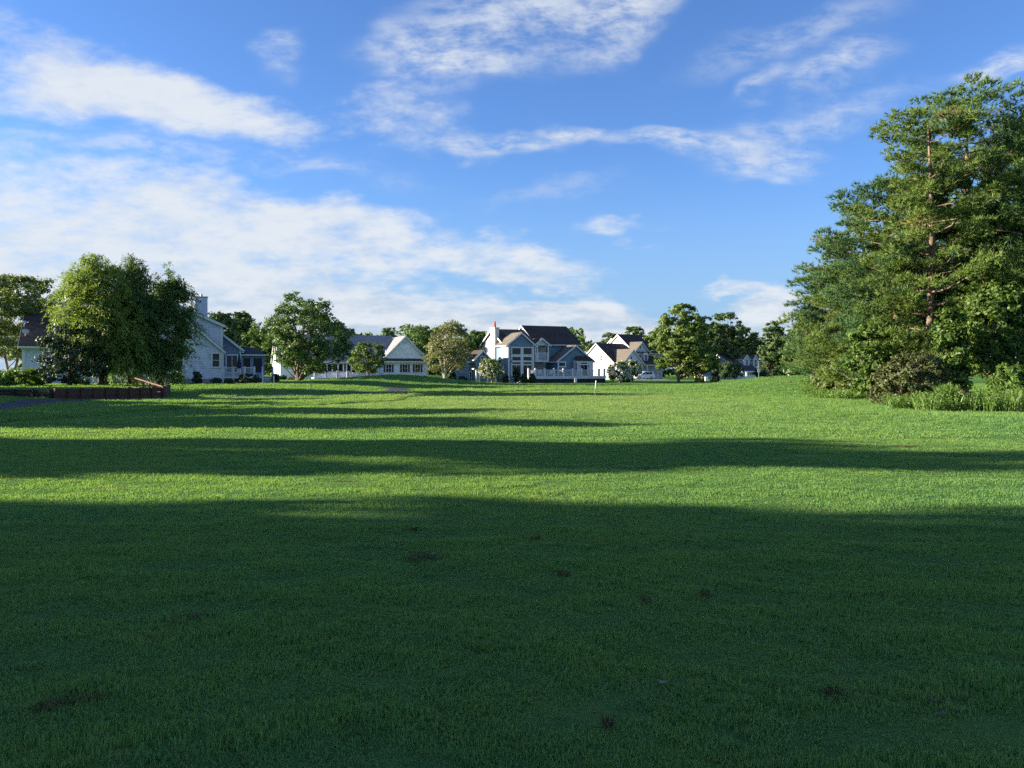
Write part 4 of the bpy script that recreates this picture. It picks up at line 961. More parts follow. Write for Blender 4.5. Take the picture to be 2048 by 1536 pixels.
# tall window wing
ua, ub = 0.0, B.u(1067.8, 0)
B.part(MB().box(B.u(1022), B.u(1064.8), -.03, -.004, B.z(1040, 752), B.z(1044, 693.8)), 'window_panel', 'trim')
wl, r_ = B.gable('F', ua, ub, 0.0, w_main + 3.2, GZ0, B.z(1016.3, 688, 0), B.z(1044, 666, 0), 'blue', 'roof_tan')
for x0, x1 in ((1024.2, 1041), (1046.6, 1063)):
    for y0, y1 in ((696, 708.6), (713.8, 721), (724.3, 728)):
        B.winpx(-.03, x0, x1, y0, y1, fr=.07, rows=1)
    dr = B.winpx(-.03, x0, x1, 730.5, 750, fr=.07, rows=1, cols=2, name='glass_door')
B.part(MB().box(B.u(1041.4), B.u(1046.2), -.09, .01, B.z(1044, 751), B.z(1044, 694)), 'mullion', 'trim')
for uu in (0.0, ub - .2): B.part(MB().box(uu - .02, uu + .22, -.035, .02, GZ0, B.z(1016.3, 688, 0)), 'corner_board', 'trim')
B.part(MB().tube([(.55, -.16, B.z(1020, 724)), (.55, -.16, B.z(1020, 721))], [.09, .12], 8), 'wall_lamp', 'metal')
B.part(MB().box(-.03, -.004, .03, w_main + .0, B.z(1016, 716, 0), B.z(1016.3, 688, 0) - .02), 'sunlit_wall_panel', 'cream')  # sunlit part of the wall put in as cream; shaded part below left blue
# balcony porch on the upper floor
wb = 1.2; u1, u2 = B.u(1070.5, wb), B.u(1098, wb); zdk = B.z(1084, 721, wb); zrail = B.z(1084, 706.5, wb); zlin = B.z(1084, 689.5, wb)
B.gable('F', u1 - .05, u2 + .05, wb + .12, w_main + 4.2, zlin - .12, zlin + .05, B.z(1086, 677.5, wb), 'white', 'roof_brown', eave=.25)
bal = B.part(MB().box(u1, u2, wb, w_main - .004, zdk - .25, zdk), 'balcony', 'trim')
for x0, x1 in ((1070.5, 1077.2), (1094.6, 1098)): B.part(MB().box(B.u(x0, wb), B.u(x1, wb), wb + .003, wb + .11, zdk, zrail), 'parapet_panel', 'trim', bal)
B.part(MB().box(u1, u2, wb - .01, wb + .13, zrail, zrail + .1), 'handrail', 'trim', bal)
for k in range(11):
    q = B.u(1077.6, wb) + (B.u(1094.4, wb) - B.u(1077.6, wb)) * k / 10
    B.part(MB().box(q - .025, q + .025, wb + .03, wb + .08, zdk, zrail), 'baluster', 'trim', bal)
for x in (1071.2, 1075, 1096.8): B.part(MB().box(B.u(x, wb) - .11, B.u(x, wb) + .11, wb + .005, wb + .19, zrail, zlin), 'column', 'trim')
B.winpx(w_main - .01, 1077.5, 1094.5, 691, 718, fr=.08, rows=1, cols=2, name='balcony_door')
B.winpx(w_main - .01, 1074.5, 1088, 729.5, 751, fr=.3, rows=1, cols=2, name='deck_door')
B.winpx(w_main - .012, 1080, 1087, 724.8, 727.6, fr=.05, rows=1, name='transom')
# right wing
wr = -0.4; ra, rb = B.u(1115.3, wr), B.u(1185.6, wr); zer = B.z(1115.3, 722, wr)
B.gable('F', ra, rb, wr, w_main + 2.0, GZ0, zer + .1, B.z(1150.4, 691.5, wr), 'blue', 'roof_tan')
for uu in (ra, rb - .2): B.part(MB().box(uu - .02, uu + .22, wr - .035, wr + .02, GZ0, zer), 'corner_board', 'trim')
B.winpx(wr, 1118, 1129.6, 725, 732.2, fr=.2, rows=1)
b0, b1 = B.u(1147, wr), B.u(1181, wr); zbt = B.z(1164, 721, wr)
bay = B.part(MB().box(b0, b1, wr - .9, wr - .004, GZ0, zbt), 'bay', 'trim')
B.part(MB().prism([(b0 - .2, wr - 1.1, zbt), (b1 + .2, wr - 1.1, zbt), (b1 - .35, wr - .01, zbt + .75), (b0 + .35, wr - .01, zbt + .75)], (0, .05, -.06)), 'bay_roof', 'roof_brown', bay)
B.winpx(wr - .9, 1149, 1154, 725, 745, fr=.06, rows=4, cols=2)
B.winpx(wr - .9, 1161.5, 1174, 730, 751, fr=.14, rows=1, cols=2, name='patio_door')
B.winpx(wr - .9, 1161.5, 1174, 725.6, 727.6, fr=.05, rows=1, name='transom')
for x in (1159, 1177): q = B.u(x, wr - .9); B.part(MB().box(q - .07, q + .07, wr - 1.05, wr - .905, B.z(x, 733, wr), B.z(x, 730, wr)), 'wall_lamp', 'metal')
# low left wing
wlow = 1.6; la, lb = B.u(926, wlow + 2.5), B.u(962, wlow + 3) - 2
B.gable('L', wlow, wlow + 6, la, lb + 2, GZ0, B.z(950, 722, wlow), B.z(940, 705, wlow + 3), 'blue', 'roof_tan')
e0, e1 = B.u(951.5, .3), B.u(979, .3)
B.gable('F', e0, e1, .3, 4.0, GZ0, B.z(960, 716, .3), B.z(966, 701.5, .3), 'blue', 'roof_brown')
B.winpx(.3, 962, 970, 714, 722, fr=.1, rows=2, cols=2)
B.winpx(.3, 963, 970, 744, 755, fr=.12, rows=2, cols=2)
B.winpx(wlow, 939, 942.5, 744, 755, fr=.1, rows=2)
for x in (953, 958.5, 975, 991): q = B.u(x, -.4); B.part(MB().box(q - .12, q + .12, -.5, -.26, GZ0, B.z(x, 739, -.4)), 'porch_column', 'trim')
B.part(MB().box(B.u(947, -.5), B.u(1000, -.5), -.7, .28, B.z(970, 739, -.4), B.z(970, 737, -.4)), 'porch_beam', 'trim')
B.part(MB().box(B.u(947, -.5), B.u(1005, -.5), -.9, .27, B.z(970, 737, -.4) + .003, B.z(970, 736, -.4) + .02), 'porch_roof', 'roof_brown')

# ---- the deck of the blue house
DK = House('deck', 'long raised white railed deck along the front of the blue house', 1016.3, 128, 24, 766, 'deck')
wd = -4.2; zf = DK.z(1110, 752, wd); d0, d1 = DK.u(1057, wd), DK.u(1212, wd)
nb = 16
for k in range(nb):
    q0 = wd + (wr - .95 - wd) * k / nb; DK.part(MB().box(d0, d1, q0 + .012, wd + (wr - .95 - wd) * (k + 1) / nb, zf - .05, zf), 'deck_board', 'deck')
DK.part(MB().box(DK.u(1057, wd), B.u(1112, wd), wr - .94, 3.2, zf - .05, zf - .004), 'deck_floor', 'deck')
DK.part(MB().box(d0, d1, wd - .05, wd + .005, zf - .45, zf - .01), 'fascia', 'trim')
DK.part(MB().box(d0 - .05, d0, wd - .04, 3.0, zf - .45, zf - .01), 'fascia', 'trim')
DK.part(MB().box(d0 + .1, d1 - .1, wd + .03, wd + .06, -1.2, zf - .40), 'skirt', 'dark_skirt')  # plain near-black sheet closing the space below the deck
xs = [1058, 1071.5, 1090, 1108.8, 1127.6, 1145.7, 1164, 1182, 1199, 1210]
pu = [DK.u(x, wd) for x in xs]; zp = zf + 1.12
for q in pu:
    po = DK.part(MB().box(q - .13, q + .13, wd + .02, wd + .28, zf, zp), 'post', 'trim')
    DK.part(MB().add([(q - .17, wd - .02, zp), (q + .17, wd - .02, zp), (q + .17, wd + .32, zp), (q - .17, wd + .32, zp), (q, wd + .15, zp + .14)], [(3, 2, 1, 0), (0, 1, 4), (1, 2, 4), (2, 3, 4), (3, 0, 4)]), 'cap', 'trim', po)
for a, b in zip(pu[:-1], pu[1:]):
    rl = DK.part(MB().box(a + .13, b - .13, wd + .10, wd + .20, zf + .92, zf + 1.0), 'rail', 'trim'); DK.part(MB().box(a + .13, b - .13, wd + .11, wd + .19, zf + .12, zf + .18), 'bottom_rail', 'trim', rl)
    n = int((b - a) / .13)
    for k in range(1, n): q = a + (b - a) * k / n; DK.part(MB().box(q - .018, q + .018, wd + .13, wd + .17, zf + .18, zf + .92), 'baluster', 'trim', rl)
for k in range(5): DK.part(MB().box(d0 - .9, d0 - .06, wd + .5 + .0 * k, wd + 2.0, zf - .25 * (k + 1) - .06, zf - .25 * (k + 1)), 'step', 'deck') if k < 0 else None
st0 = DK.u(1030, wd + .6)
for k in range(5):
    q = d0 - .05 - .32 * (k + 1); DK.part(MB().box(q, q + .34, wd + .4, wd + 2.2, zf - .2 * (k + 1) - .05, zf - .2 * (k + 1)), 'step', 'trim')

# ---- white house in the middle
Wh = House('white_house', 'white single storey house with grey roof and blue shutters behind the mound', 765.6, 126, 22, 757)
gw = Wh.u(855.5); zeW = Wh.z(765.6, 719.5); zrW = Wh.z(809.6, 673)
Wh.gable('F', 0, gw, 0, 14, GZ0, zeW, zrW, 'bright', 'roof_grey')
Wh.part(MB().prism([(-.3, -.45, zeW - .12), (gw + .3, -.45, zeW - .12), (gw + .15, -.005, zeW + .22), (.0 - .15, -.005, zeW + .22)], (0, .05, -.08)), 'pent_roof', 'roof_slate')
Wh.part(MB().box(-.3, gw + .3, -.47, -.01, zeW - .42, zeW - .2), 'frieze_board', 'trim')
for x0, x1 in ((772, 782), (805, 814.5), (830.5, 839.8)):
    Wh.winpx(0, x0, x1, 729, 744, fr=.09, rows=2, cols=2)
    for a, b in ((x0 - 5, x0 - 1.2), (x1 + 1.2, x1 + 5)):
        a0, zt = Wh.fp(a, 728.6, 0); a1, zb_ = Wh.fp(b, 744.6, 0); Wh.part(MB().box(a0, a1, -.06, -.004, zb_, zt), 'shutter', 'shutter')
a0, zt = Wh.fp(810, 682, 0); Wh.part(MB().tube([(a0, -.02, zt), (a0, -.10, zt)], [.42, .42], 16), 'gable_vent', 'vent')
for uu in (0, gw - .18): Wh.part(MB().box(uu - .015, uu + .2, -.03, .02, GZ0, zeW - .42), 'corner_board', 'trim')
Wh.part(MB().tube([(1.2, 3, zeW + .6), (1.2, 3, zeW + 1.6)], [.09, .09], 8), 'vent_pipe', 'trim')
# long body to the left with a sun room
wm = 2.2; m0 = Wh.u(560, wm + .3); zr_ = Wh.z(700, 672, wm + 5.5)
Wh.gable('L', wm, wm + 11, m0, 3.0, GZ0, Wh.z(640, 722, wm), zr_, 'bright', 'roof_grey')
s0, s1 = Wh.u(641, wm - 1.4), Wh.u(712, wm - 1.4); zs = Wh.z(680, 726, wm - 1.4); zsb = Wh.z(680, 745, wm - 1.4)
sun = Wh.part(MB().box(s0, s1, wm - 1.4, wm - .005, GZ0, zsb), 'sunroom', 'bright')
Wh.part(MB().prism([(s0 - .2, wm - 1.7, zs), (s1 + .2, wm - 1.7, zs), (s1 + .2, wm - .01, zs + .6), (s0 - .2, wm - .01, zs + .6)], (0, .05, -.12)), 'sunroom_roof', 'roof_grey', sun)
Wh.part(MB().box(s0, s1, wm - 1.38, wm - .006, zs - .18, zs - .02), 'header', 'trim', sun)
sx = [642.4, 653.8, 664.7, 676, 687, 693, 702.5, 711.5]
for x in sx: q = Wh.u(x, wm - 1.4); Wh.part(MB().box(q - .1, q + .1, wm - 1.42, wm - 1.22, zsb, zs - .18), 'mullion', 'trim', sun)
for a, b in zip(sx[:-1], sx[1:]): Wh.part(MB().box(Wh.u(a, wm - 1.4) + .1, Wh.u(b, wm - 1.4) - .1, wm - 1.36, wm - 1.33, zsb, zs - .18), 'pane', 'glass', sun)
# left gabled end
Wh.gable('L', wm + 1.2, wm + 9.5, Wh.u(556, wm + 1.2), m0 + 1.5, GZ0, Wh.z(556, 721, wm + 1.2), Wh.z(538, 683, wm + 5.3), 'bright', 'roof_grey')
uL = Wh.u(556, wm + 1.2)
Wh.window('L', uL, wm + 3.4, wm + 4.6, Wh.z(545, 741, wm + 4), Wh.z(545, 729, wm + 4), rows=2)

# ---- deck of the white house
D2 = House('deck', 'white railed deck on red brick piers before the white house sun room', 765.6, 126, 22, 757, 'deck')
wq = -2.6; zf2 = D2.z(670, 755.2, wq); q0, q1 = D2.u(628, wq), D2.u(697, wq)
D2.part(MB().box(q0, q1, wq, 0.78, zf2 - .18, zf2), 'floor', 'trim')
D2.part(MB().box(q1, D2.u(719, wq), wq + .6, 0.78, zf2 - .45, zf2 - .27), 'landing', 'trim')
pts = [q0 + .15, q0 + 1.8, q0 + 3.5, q0 + 5.2, q1 - .12]
for q in pts: D2.part(MB().box(q - .13, q + .13, wq + .02, wq + .26, zf2, zf2 + 1.0), 'post', 'trim')
for a, b in zip(pts[:-1], pts[1:]):
    rl = D2.part(MB().box(a + .13, b - .13, wq + .09, wq + .18, zf2 + .86, zf2 + .95), 'rail', 'trim')
    for k in range(1, 12): q = a + (b - a) * k / 12; D2.part(MB().box(q - .02, q + .02, wq + .12, wq + .15, zf2 + .1, zf2 + .86), 'baluster', 'trim', rl)
    D2.part(MB().box(a + .13, b - .13, wq + .10, wq + .17, zf2 + .06, zf2 + .11), 'bottom_rail', 'trim', rl)
ap = [q1 + .35, D2.u(708, wq), D2.u(718.5, wq)]
for q in ap: D2.part(MB().box(q - .1, q + .1, wq + .62, wq + .82, zf2 - .27, zf2 + .75), 'post', 'trim')
for a, b in zip(ap[:-1], ap[1:]):
    rl = D2.part(MB().box(a + .1, b - .1, wq + .68, wq + .76, zf2 + .58, zf2 + .66), 'rail', 'trim')
    for k in range(1, 8): q = a + (b - a) * k / 8; D2.part(MB().box(q - .02, q + .02, wq + .70, wq + .73, zf2 - .2, zf2 + .58), 'baluster', 'trim', rl)
for q in (q0 + .25, q0 + 2.7, q1 - .3): D2.part(MB().box(q - .25, q + .25, wq + .03, wq + .5, -.8, zf2 - .18), 'brick_pier', 'brick')

# ---- pale house with the chimney on the left
A = House('pale_house', 'pale grey house with a tall siding clad chimney behind the left trees', 335, 77, 19, 769)
# steep front gable, right half in view
a_r = A.u(446.5); zA = A.z(447, 701); apx = A.u(338); zAp = zA + (446.5 - 338) * 0.845 * 77 / F
A.gable('F', 2 * apx - a_r, a_r, 0, 10, GZ0, zA, zAp, 'pale', 'roof_slate', eave=.15, ridge=apx)
A.part(MB().box(2 * apx - a_r - .01, a_r + .012, -.02, .3, GZ0, A.z(400, 757.5)), 'foundation', 'found')
A.part(MB().box(a_r - .2, a_r + .03, -.04, .03, A.z(447, 757.5), zA - .1), 'corner_board', 'trim')
A.part(MB().tube([(a_r + .12, -.1, zA - .25), (a_r - .02, -.1, zA - .55), (a_r - .02, -.1, .1)], [.05, .05, .05], 6), 'downspout', 'trim')
A.winpx(0, 425.2, 438.5, 707.5, 733.5, fr=.14, rows=2)
A.winpx(0, 352, 365.5, 707.5, 733.5, fr=.14, rows=2)
A.winpx(0, 285, 300, 707.5, 733.5, fr=.14, rows=2)
for x in (360, 424): a0, zt = A.fp(x, 761, 0); A.part(MB().box(a0 - .2, a0 + .2, -.05, -.021, zt - .13, zt + .08), 'foundation_vent', 'dark')
# raised rear storey under a shallow roof
wq = 1.2; r2 = A.u(445, wq); z2 = A.z(446, 650, wq); ap2 = A.u(330, wq); zp2 = z2 + (445 - 330) * .42 * 78 / F
A.gable('F', 2 * ap2 - r2, r2, wq, 9.4, zA - .5, z2, zp2, 'pale', 'roof_slate', eave=.25, ridge=ap2)
A.part(MB().box(r2 - .22, r2 + .03, wq - .04, wq + .03, zA, z2 - .05), 'corner_board', 'trim')
# chimney
wc = 6.0; c0, c1 = A.u(390.5, wc), A.u(414.5, wc); zc0 = A.z(400, 594.5, wc)
chm = A.part(MB().box(c0, c1, wc, wc + 1.1, zA, zc0), 'chimney', 'pale')
A.part(MB().box(c0 - .05, c1 + .05, wc - .05, wc + 1.15, zc0, zc0 + .1), 'chimney_cap', 'metal', chm)
A.part(MB().tube([((c0 + c1) / 2, wc + .5, zc0 + .1), ((c0 + c1) / 2, wc + .5, zc0 + .38)], [.12, .12], 10), 'flue_pipe', 'metal', chm)
# right rear block
w3 = 3.2; x3 = A.u(482, w3); z3 = A.z(483, 697, w3); ap3 = A.u(400, w3)
A.gable('F', ap3 - 2, x3, w3, 9.2, GZ0, z3, z3 + (482 - 400) * .77 * 80 / F, 'blue', 'roof_slate', eave=.25, ridge=ap3)
A.winpx(w3, 453.5, 474.5, 711, 744, fr=.12, rows=1, cols=2, name='sliding_door')
A.part(MB().box(x3 - .16, x3 + .02, w3 - .03, w3 + .02, GZ0, z3), 'corner_board', 'trim')
A.part(MB().box(x3 + .1, x3 + .3, w3 - .12, w3 - .02, A.z(484, 706, w3), A.z(484, 703, w3)), 'flood_lamp', 'trim')
# screened porch
p0, p1 = x3 + .01, A.u(528, w3 + .4); zpo = A.z(505, 709.5, w3 + .4); wpo = w3 + .4
por = A.part(MB().box(p0, p1, wpo, wpo + 4, GZ0, A.z(500, 745, wpo)), 'porch', 'blue')
A.part(MB().box(p0, p1, wpo + .05, wpo + 3.9, zpo - .35, zpo), 'porch_header', 'blue', por)
A.part(MB().prism([(p0 - .0, wpo - .25, zpo), (p1 + .3, wpo - .25, zpo), (p1 - .8, wpo + 2, zpo + .75), (p0, wpo + 2, zpo + .95)], (0, 0.05, -.1)), 'porch_roof', 'roof_slate', por)
A.part(MB().box(p0, p1 + .28, wpo - .28, wpo - .2, zpo - .1, zpo + .03), 'fascia', 'trim', por)
for x, hw in ((484.5, .12), (503.5, .16), (526.5, .13)): q = A.u(x, wpo); A.part(MB().box(q - hw, q + hw, wpo - .02, wpo + .14, A.z(500, 745, wpo), zpo - .35), 'porch_post', 'blue', por)
A.part(MB().box(p0 + .05, p1 - .05, wpo + .06, wpo + .08, A.z(500, 745, wpo), zpo - .35), 'screen', 'dark', por)
A.part(MB().box(p1 - .08, p1 - .05, wpo + .2, wpo + 3.9, A.z(500, 745, wpo), zpo - .35), 'screen', 'dark', por)

# ---- deck and stair of the pale house
D3 = House('deck', 'small white railed deck with stairs on the right of the pale house', 335, 77, 19, 769, 'deck')
wk = 0.9; zf3 = D3.z(470, 752.5, wk); k0, k1 = D3.u(448, wk), D3.u(512, wk)
D3.part(MB().box(k0, D3.u(528, wk), wk, w3 + .35, zf3 - .2, zf3), 'floor', 'trim')
D3.part(MB().box(k0, k1, wk + .1, wk + .13, -.4, zf3 - .2), 'skirt', 'dark_skirt')
pp = [D3.u(x, wk) for x in (448, 467, 489.5, 509)]
for q in pp:
    D3.part(MB().box(q - .08, q + .08, wk + .02, wk + .18, zf3 - .05, zf3 + .98), 'post', 'trim')
    D3.part(MB().box(q - .07, q + .07, wk + .03, wk + .17, -.3, zf3 - .2), 'pier', 'trim')
for a, b in zip(pp[:-1], pp[1:]):
    rl = D3.part(MB().box(a + .08, b - .08, wk + .06, wk + .14, zf3 + .82, zf3 + .90), 'rail', 'trim'); D3.part(MB().box(a + .08, b - .08, wk + .07, wk + .13, zf3 + .08, zf3 + .15), 'bottom_rail', 'trim', rl)
    for k in range(1, 9): q = a + (b - a) * k / 9; D3.part(MB().box(q - .018, q + .018, wk + .085, wk + .12, zf3 + .15, zf3 + .82), 'baluster', 'trim', rl)
sA, sB = D3.u(526, wk), D3.u(545, wk)
ns = 5
for k in range(ns): D3.part(MB().box(sA, sB, wk - .3 * (k + 1), wk - .3 * k + .03, zf3 - .18 * (k + 1) - .04, zf3 - .18 * (k + 1)), 'step', 'trim')
for k in range(ns): D3.part(MB().box(sA + .02, sB - .02, wk - .3 * k - .02, wk - .3 * k - .003, zf3 - .18 * (k + 1), zf3 - .18 * k - .045), 'riser', 'blue')
for q in (sA - .06, sB + .06):
    D3.part(MB().bar((q, wk, zf3 + .85), (q, wk - 1.5, zf3 - .1), .08, .1), 'stair_rail', 'trim'); D3.part(MB().bar((q, wk, zf3 - .1), (q, wk - 1.5, zf3 - .98), .06, .22), 'stringer', 'trim')
    D3.part(MB().box(q - .07, q + .07, wk - 1.58, wk - 1.44, -.3, zf3), 'newel_post', 'trim'); D3.part(MB().box(q - .07, q + .07, wk - .07, wk + .07, zf3 - .2, zf3 + .95), 'newel_post', 'trim')
    for k in range(1, 9): t = k / 9; D3.part(MB().box(q - .016, q + .016, wk - 1.5 * t - .016, wk - 1.5 * t + .016, zf3 - .05 - .88 * t, zf3 + .82 - .95 * t), 'baluster', 'trim')

# ---- brown roofed house at the far left
H0 = House('brown_roof_house', 'pale sided house with steep brown roof at the far left', 41, 71, 27, 770)
hR = H0.u(200); ze0 = H0.z(60, 690); zr0 = H0.z(60, 630, 6)
H0.gable('L', 0, 12, .12, hR, GZ0, ze0, zr0, 'pale', 'roof_brown', rake=.3)
H0.part(MB().box(0.0, hR, -.03, .02, ze0 - .38, ze0 - .12), 'frieze_board', 'trim')
H0.part(MB().box(.1, .34, -.035, .025, GZ0, ze0 - .38), 'corner_board', 'trim')
for nm, x, y, w_, lab, rr in (('satellite_dish', 44, 664, 1.4, 'larger grey satellite dish on the brown roof, lower of the two', .30), ('satellite_dish', 42, 645, 3.2, 'smaller pale satellite dish on the brown roof, upper of the two', .17)):
    a0, zt = H0.fp(x, y, w_); k = (zr0 - ze0) / 6.0; zroof = ze0 + k * w_ + .16
    dish = empty(nm, lab, 'satellite dish', (H0.ox + (a0 + .25) * H0.c - w_ * H0.s, H0.oy + (a0 + .25) * H0.s + w_ * H0.c, H0.oz + zroof), 0)
    hgt = max(zt - zroof, .25)
    MB().tube([(0, 0, -.05), (0, 0, hgt)], [.035, .035], 6).build('mast', M['metal'], dish)
    bm = MB(); ring = []; n = 18
    for rI, (q, dp) in enumerate(((0.02, 0.0), (.5, .03), (.85, .085), (1.0, .13))):
        for j in range(n): t = 6.283 * j / n; bm.v.append((math.cos(t) * q * rr, -dp * rr * 1.6 - .06, hgt + math.sin(t) * q * rr * .8 + .05))
    for rI in range(3):
        for j in range(n): bm.f.append((rI * n + j, rI * n + (j + 1) % n, (rI + 1) * n + (j + 1) % n, (rI + 1) * n + j))
    o = bm.build('reflector', M['vent'], dish); sm = o.modifiers.new('t', 'SOLIDIFY'); sm.thickness = .025
    MB().bar((0, -.06, hgt - rr * .7), (.12, -.55, hgt + .05), .03, .03).build('feed_arm', M['metal'], dish)
    dish.rotation_euler = (0, 0, R(55))

# ---- gabled house right of the blue house
Gb = House('gabled_house', 'steep gabled white and grey house behind the flowering shrubs', 1227, 178, 35, 760)
zeG = Gb.z(1227, 723); wg = 0.0
# left wing with the lit gable
Gb.gable('L', wg, wg + 11.5, 0, Gb.u(1290, 4), GZ0, zeG, Gb.z(1197, 687.5, 5.75), 'white', 'roof_brown')
wwin, zwt = Gb.lp(1201, 711, 0); wwin2, zwb = Gb.lp(1203.8, 721.5, 0)
Gb.window('L', 0, min(wwin, wwin2), max(wwin, wwin2), zwb, zwt, fr=.08, rows=2)
# main high block
um0 = Gb.u(1236, 7.5); um1 = Gb.u(1291, 7.5)
Gb.gable('L', 1.8, 13.2, um0, um1, GZ0, Gb.z(1300, 705, 1.8), Gb.z(1260, 670.5, 7.5), 'white', 'roof_brown')
# back gable seen over the left wing
Gb.gable('L', 10.5, 16, Gb.u(1226, 13), um1 - 3, GZ0, Gb.z(1226, 693, 12), Gb.z(1224, 677, 13.2), 'white', 'roof_brown')
# garage gable
ga, gb_ = Gb.u(1245.5, -2.7), Gb.u(1286, -2.7)
Gb.gable('F', ga, gb_, -2.7, 4.4, GZ0, Gb.z(1246, 726, -2.7), Gb.z(1262, 699, -2.7), 'grey', 'roof_tan')
Gb.winpx(-2.7, 1261, 1264, 713, 718, fr=.06, rows=1)
# upper front gable
fa, fb = Gb.u(1269, .6), Gb.u(1297, .6)
Gb.gable('F', fa, fb, .6, 7, GZ0, Gb.z(1270, 703, .6), Gb.z(1281, 684.5, .6), 'grey', 'roof_tan')
Gb.part(MB().box(fa - .25, fb + .25, .2, .59, Gb.z(1281, 705, .6), Gb.z(1281, 703.5, .6)), 'pent_roof', 'roof_brown')
Gb.winpx(.6, 1279, 1281.8, 692, 696, fr=.05, rows=1)
Gb.winpx(.6, 1276, 1281.5, 710, 720, fr=.09, rows=2)
ba, bb_ = Gb.u(1288, -.3), Gb.u(1295.5, -.3)
by = Gb.part(MB().box(ba, bb_, -.3, .595, Gb.z(1290, 723, -.3), Gb.z(1290, 705.5, -.3)), 'bay', 'trim')
Gb.winpx(-.3, 1289.6, 1294, 710, 720.5, fr=.05, rows=2)
# porch
q0, q1 = gb_ - .05, Gb.u(1322, -1.6); zpp = Gb.z(1300, 728, -1.6)
Gb.part(MB().prism([(q0, -1.9, zpp), (q1, -1.9, zpp), (q1, .58, zpp + 1.25), (q0, .58, zpp + 1.25)], (0, .06, -.14)), 'porch_roof', 'roof_brown')
Gb.part(MB().box(q0, q1, -1.82, -1.6, zpp - .34, zpp - .14), 'porch_beam', 'trim')
for x in (1293.7, 1315): q = Gb.u(x, -1.6); Gb.part(MB().box(q - .12, q + .12, -1.8, -1.58, GZ0, zpp - .34), 'column', 'trim')
Gb.gable('L', .8, 8, fb - 1, Gb.u(1318, .8), GZ0, zpp + .4, zpp + 2.4, 'grey', 'roof_brown')
Gb.winpx(.6, 1288, 1291, 731, 744, fr=.08, rows=1, name='front_door')

# ---- slate roofed house at the right
S = House('slate_roof_house', 'white house with slate roof and dormers behind the right mound', 1453, 185, 32, 756)
zeS = S.z(1453, 721)
S.gable('L', 0, 9.2, 0, S.u(1497, 4.6), GZ0, zeS, S.z(1436, 699, 4.6), 'white', 'roof_slate')
# lower front slope down to the garage
zl = S.z(1480, 742, -4.5); g0_, g1_ = .3, S.u(1520, -4.5)
S.part(MB().prism([(g0_, -4.7, zl), (g1_, -4.7, zl), (g1_, .3, zeS + .25), (g0_, .3, zeS + .25)], (0, .05, -.16)), 'lower_roof', 'roof_slate')
S.part(MB().box(g0_ + .2, g1_ - .2, -4.3, -.02, GZ0, zl - .05), 'wall', 'white')
S.part(MB().box(g0_ + .1, g1_, -4.75, -4.68, zl - .2, zl), 'gutter', 'trim')
gd0, gd1 = S.u(1490, -4.3), S.u(1515, -4.3); zg = S.z(1500, 744.5, -4.3)
gdr = S.part(MB().box(gd0, gd1, -4.36, -4.304, GZ0, zg), 'garage_door', 'trim')
for k in range(6): q = gd0 + (gd1 - gd0) * (k + .5) / 6; S.part(MB().box(q - .22, q + .22, -4.38, -4.362, zg - .62, zg - .2), 'door_light', 'glass', gdr)
for cx_, w_, hw, yt, yb, ar in ((1493.5, -2.2, 1.0, 713, 723.5, 0), (1511, -1.2, .8, 713, 727, 1)):
    q = S.u(cx_, w_); zt = S.z(cx_, yt + 5, w_); zb_ = S.z(cx_, yb + 5, w_)
    S.gable('F', q - hw, q + hw, w_, 3.5, zb_ - 1.2, zt, zt + .9, 'white', 'roof_tan', eave=.15, rake=.15)
    S.window('F', w_, q - .36, q + .36, zb_ - .2, zt - .15, fr=.12, rows=2, cols=2)
q = S.u(1523.4, 0); zt = S.z(1523, 719, 0)
S.gable('F', q - 1.35, q + 1.35, 0, 7, GZ0, zt, S.z(1523, 705.5, 0), 'white', 'roof_tan', eave=.2)
S.window('F', 0, q - .62, q + .62, S.z(1523, 730, 0), S.z(1523, 721, 0), fr=.12, rows=1, cols=3)
arc = [(q + math.cos(t) * .66, -.03, S.z(1523, 719.6, 0) + math.sin(t) * .66) for t in np.linspace(0, math.pi, 12)]
S.part(MB().prism(arc, (0, .05, 0)), 'arched_window', 'glass')
S.gable('L', 1.0, 8.6, S.u(1494, 4.6), q + 3.5, GZ0, zeS - .4, S.z(1500, 704, 4.8), 'white', 'roof_slate')
S.part(MB().box(-.1, 0.02, 1.2, 1.6, GZ0, zeS), 'corner_board', 'trim')
# small porch left of it
S.part(MB().box(-3.6, -.3, -1.2, .6, S.z(1440, 737, 0), S.z(1440, 734.5, 0)), 'porch_roof', 'roof_slate')
for uu in (-3.4, -.6): S.part(MB().box(uu - .1, uu + .1, -1.1, -.9, GZ0, S.z(1440, 737, 0)), 'porch_column', 'trim')

